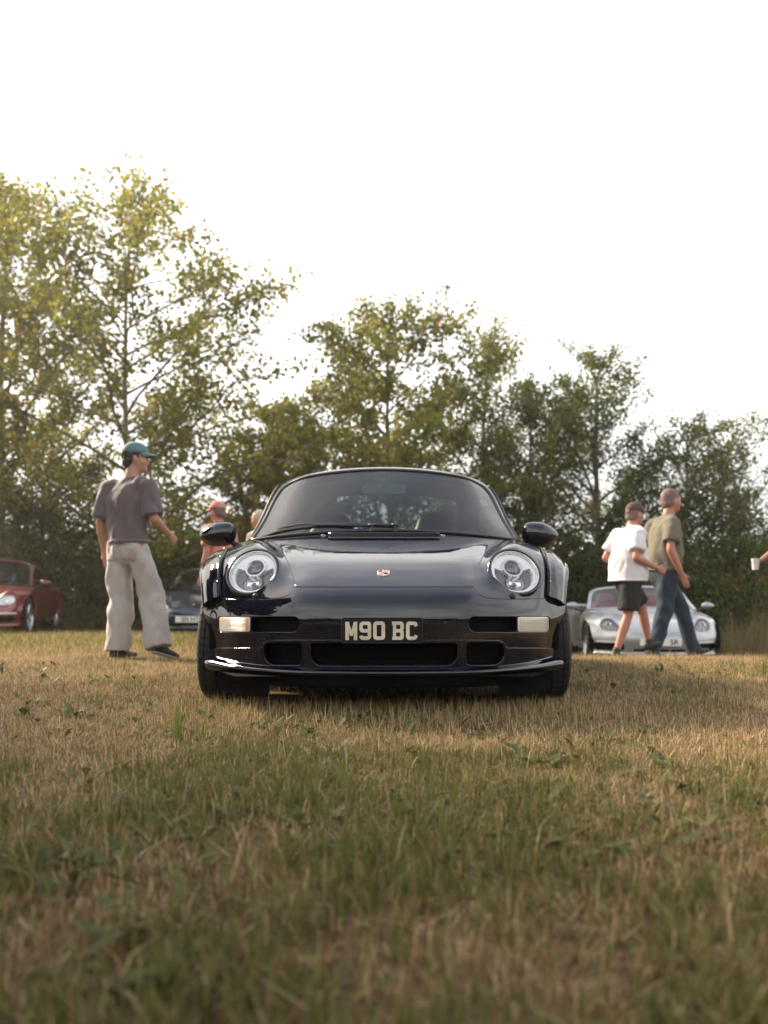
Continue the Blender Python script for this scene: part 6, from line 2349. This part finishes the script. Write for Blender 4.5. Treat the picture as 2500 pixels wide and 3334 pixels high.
    # hair and headwear
    if wear.get('hair'):
        q = MB()
        ball(q, (0, -.014, .028), (.083, .100, .104))
        ball(q, (0, -.045, -.02), (.076, .066, .075))
        q.v = [tuple(hv(*p)) for p in q.v]
        hr_ = fuse(q, 'hair', M[wear['hair']], root, .009, 1, .011, 55)
        # keep the face clear
        bm = bmesh.new()
        bm.from_mesh(hr_.data)
        fw = hr @ Vector((0, 1, 0))
        kill = [v for v in bm.verts if (v.co - head).dot(fw) > .055 and (v.co - head).z < .062]
        bmesh.ops.delete(bm, geom=kill, context='VERTS')
        bm.to_mesh(hr_.data)
        bm.free()
    if wear.get('cap'):
        q = MB()
        G = []
        for i in range(9):
            ph = math.pi / 2 * i / 8
            G.append([tuple(hv(.089 * math.cos(ph) ** .8 * math.cos(a), .108 * math.cos(ph) ** .8 * math.sin(a) - .006, .040 + .098 * math.sin(ph))) for a in np.linspace(0, 2 * math.pi, 28, endpoint=False)])
        q.grid(G, closeu=True)
        cap_ = q.build('cap', M[wear['cap']], root)
        so = cap_.modifiers.new('thickness', 'SOLIDIFY')
        so.thickness = .006
        q = MB()
        G = []
        for r in np.linspace(.98, 1.0, 2):
            pass
        for t in np.linspace(0, 1, 6):
            G.append([tuple(hv(.086 * (1 - .12 * t) * math.sin(a), .100 * math.cos(a) * (1 + .0 * t) + t * .085 * math.cos(a) ** .7 - .006, .046 - .018 * t * t - .020 * abs(math.sin(a)) ** 2 * t)) for a in np.linspace(-1.35, 1.35, 18)])
        q.grid(G)
        pk = q.build('peak', M[wear['cap']], cap_)
        so = pk.modifiers.new('thickness', 'SOLIDIFY')
        so.thickness = .004
    return root

def joints(**kw):
    J = dict(hip=(0, 0, .96), chest=(0, 0, 1.30), neck=(0, -.01, 1.50), head=(0, .02, 1.655),
             sh_l=(-.19, -.01, 1.42), el_l=(-.25, -.03, 1.13), wr_l=(-.26, .04, .88),
             sh_r=(.19, -.01, 1.42), el_r=(.25, -.03, 1.13), wr_r=(.26, .04, .88),
             hp_l=(-.095, 0, .92), kn_l=(-.10, .02, .50), an_l=(-.10, 0, .085),
             hp_r=(.095, 0, .92), kn_r=(.10, .02, .50), an_r=(.10, 0, .085))
    J.update(kw)
    return J

# man in grey seen from behind, striding away to the right, head turned right
Ym = 6.85
xm = rays(398, Ym)
person('man in teal cap, grey T-shirt and wide pale trousers, walking away', (xm + .04, Ym, gz1(xm, Ym)), math.radians(-28), 1.80,
       joints(chest=(.0, .03, 1.30), neck=(.01, .04, 1.50), head=(.03, .07, 1.655), headyaw=math.radians(-48),
              sh_l=(-.205, .02, 1.42), el_l=(-.27, -.03, 1.14), wr_l=(-.28, .02, .89), sh_r=(.205, .02, 1.42), el_r=(.275, .02, 1.14), wr_r=(.25, .22, 1.03), curl_r=.7,
              hp_l=(-.095, 0, .92), kn_l=(-.09, .02, .50), an_l=(-.08, -.03, .085), hp_r=(.10, .01, .92), kn_r=(.16, .12, .52), an_r=(.25, .10, .13), toe_r=(.3, .9, -.3), toe_l=(.15, 1, 0)),
       dict(skin='skin', shoe='shoe', sole=True, cap='teal', hair='hair_dark', fat=.93, shirt=dict(mat='mauve', loose=1.08, sleeve=.92, hem=-.03, wr=.017), legs=dict(mat='linen', w=(.098, .102, .104), wr=.018)))
# man in white, striding right
Yw = 8.3
xw = rays(2040, Yw)
person('man in white T-shirt, black shorts and brown cap, walking past the silver car', (xw, Yw, gz1(xw, Yw)), math.radians(-72), 1.60,
       joints(hip=(0, .0, .96), chest=(0, .02, 1.30), neck=(0, .06, 1.49), head=(0, .11, 1.635), headyaw=0.1,
              sh_l=(-.20, .02, 1.41), el_l=(-.27, -.10, 1.15), wr_l=(-.25, .12, 1.05), sh_r=(.20, .02, 1.41), el_r=(.26, -.06, 1.13), wr_r=(.25, .22, 1.02), curl_r=.7,
              hp_r=(.10, .0, .92), kn_r=(.10, -.05, .50), an_r=(.10, -.20, .10), toe_r=(0, 1, -.15), hp_l=(-.10, .02, .92), kn_l=(-.10, .27, .58), an_l=(-.10, .36, .19), toe_l=(0, 1, .25)),
       dict(skin='skin2', shoe='shoe', cap='brownhat', hair='hair_grey', fat=1.12, belly=.055, shirt=dict(mat='white_cotton', loose=1.12, sleeve=.72, hem=-.10, wr=.014), legs=dict(mat='black_cotton', w=(.125, .118, .1), len=.88, wr=.012)))
# man in olive beside him
Yo = 8.75
xo = rays(2160, Yo)
person('man in olive T-shirt and blue jeans walking beside the man in white', (xo, Yo, gz1(xo, Yo)), math.radians(-78), 1.83,
       joints(chest=(0, .02, 1.30), neck=(0, .05, 1.50), head=(0, .09, 1.655), headyaw=.05,
              el_l=(-.25, -.10, 1.14), wr_l=(-.25, .02, .90), el_r=(.25, -.07, 1.13), wr_r=(.26, .05, .88),
              hp_r=(.095, -.01, .92), kn_r=(.10, -.05, .50), an_r=(.10, -.18, .10), hp_l=(-.095, .02, .92), kn_l=(-.10, .26, .54), an_l=(-.10, .40, .12), toe_l=(0, 1, .2)),
       dict(skin='skin2', hair='hair_grey', fat=1.05, belly=.02, shirt=dict(mat='olive_cotton', loose=1.08, sleeve=.72, hem=-.05, wr=.014), legs=dict(mat='denim', w=(.105, .085, .075), wr=.012)))
# person at the right edge
Yr = 8.4
xr = rays(2592, Yr)
rp = person('person in black top cut off by the right edge, bare forearm held out', (xr, Yr, gz1(xr, Yr)), math.radians(95), 1.78,
       joints(el_l=(-.25, .0, 1.14), wr_l=(-.2, .22, 1.03), el_r=(.26, .05, 1.14), wr_r=(.18, .28, 1.02), curl_r=.9, curl_l=.9),
       dict(vox=1.5, skin='skin', hair='hair_dark', shirt=dict(mat='black_cotton', loose=1.1, sleeve=.55, hem=-.06), legs=dict(mat='black_cotton', w=(.105, .085, .075))))
# two people seen past the near car's mirror
Yp = 9.4
xp = rays(712, Yp)
person('person in salmon shirt and pink cap seen over the near car mirror', (xp, Yp, gz1(xp, Yp)), math.radians(60), 1.66, joints(),
       dict(vox=1.5, skin='skin2', cap='pink', hair='hair_grey', shirt=dict(mat='salmon', loose=1.08, sleeve=.7, hem=-.06), legs=dict(mat='denim', w=(.105, .085, .075))))
Yb = 10.3
xb = rays(846, Yb)
person('person in beige top half hidden behind the near car windscreen pillar', (xb, Yb, gz1(xb, Yb)), math.radians(70), 1.68, joints(),
       dict(vox=1.5, skin='skin', hair='hair_pale', shirt=dict(mat='beige', loose=1.08, sleeve=.75, hem=-.06), legs=dict(mat='black_cotton', w=(.105, .085, .075))))
# cup held by the person at the edge
cu_ = MB()
cu_.lathe([(.030, 0), (.040, .11), (.042, .112), (.040, .108), (.0295, .004)], 24)
cupo = cu_.build('paper_cup', M['cup'])
cupo.location = (xr - .375, Yr + .09, gz1(xr, Yr) + .925)
cupo['label'] = 'white paper cup held out at the right edge'
cupo['category'] = 'cup'

# ================================================================== warm haze in the air
hz = MB()
hz.box((0, 5, 9.0), (130, 90, 22.0))
hzo = hz.build('haze', None, None, False)
hm = bpy.data.materials.new('warm_haze')
hm.use_nodes = True
ht = hm.node_tree
ht.nodes.clear()
ho = ht.nodes.new('ShaderNodeOutputMaterial')
hv_ = ht.nodes.new('ShaderNodeVolumePrincipled')
hv_.inputs['Color'].default_value = (1.0, 0.96, 0.90, 1)
hv_.inputs['Density'].default_value = 0.0010
hv_.inputs['Anisotropy'].default_value = 0.55
ht.links.new(hv_.outputs[0], ho.inputs['Volume'])
hzo.data.materials.append(hm)
hzo['kind'] = 'stuff'
hzo['label'] = 'faint warm haze in the air over the field'
hzo['category'] = 'haze'
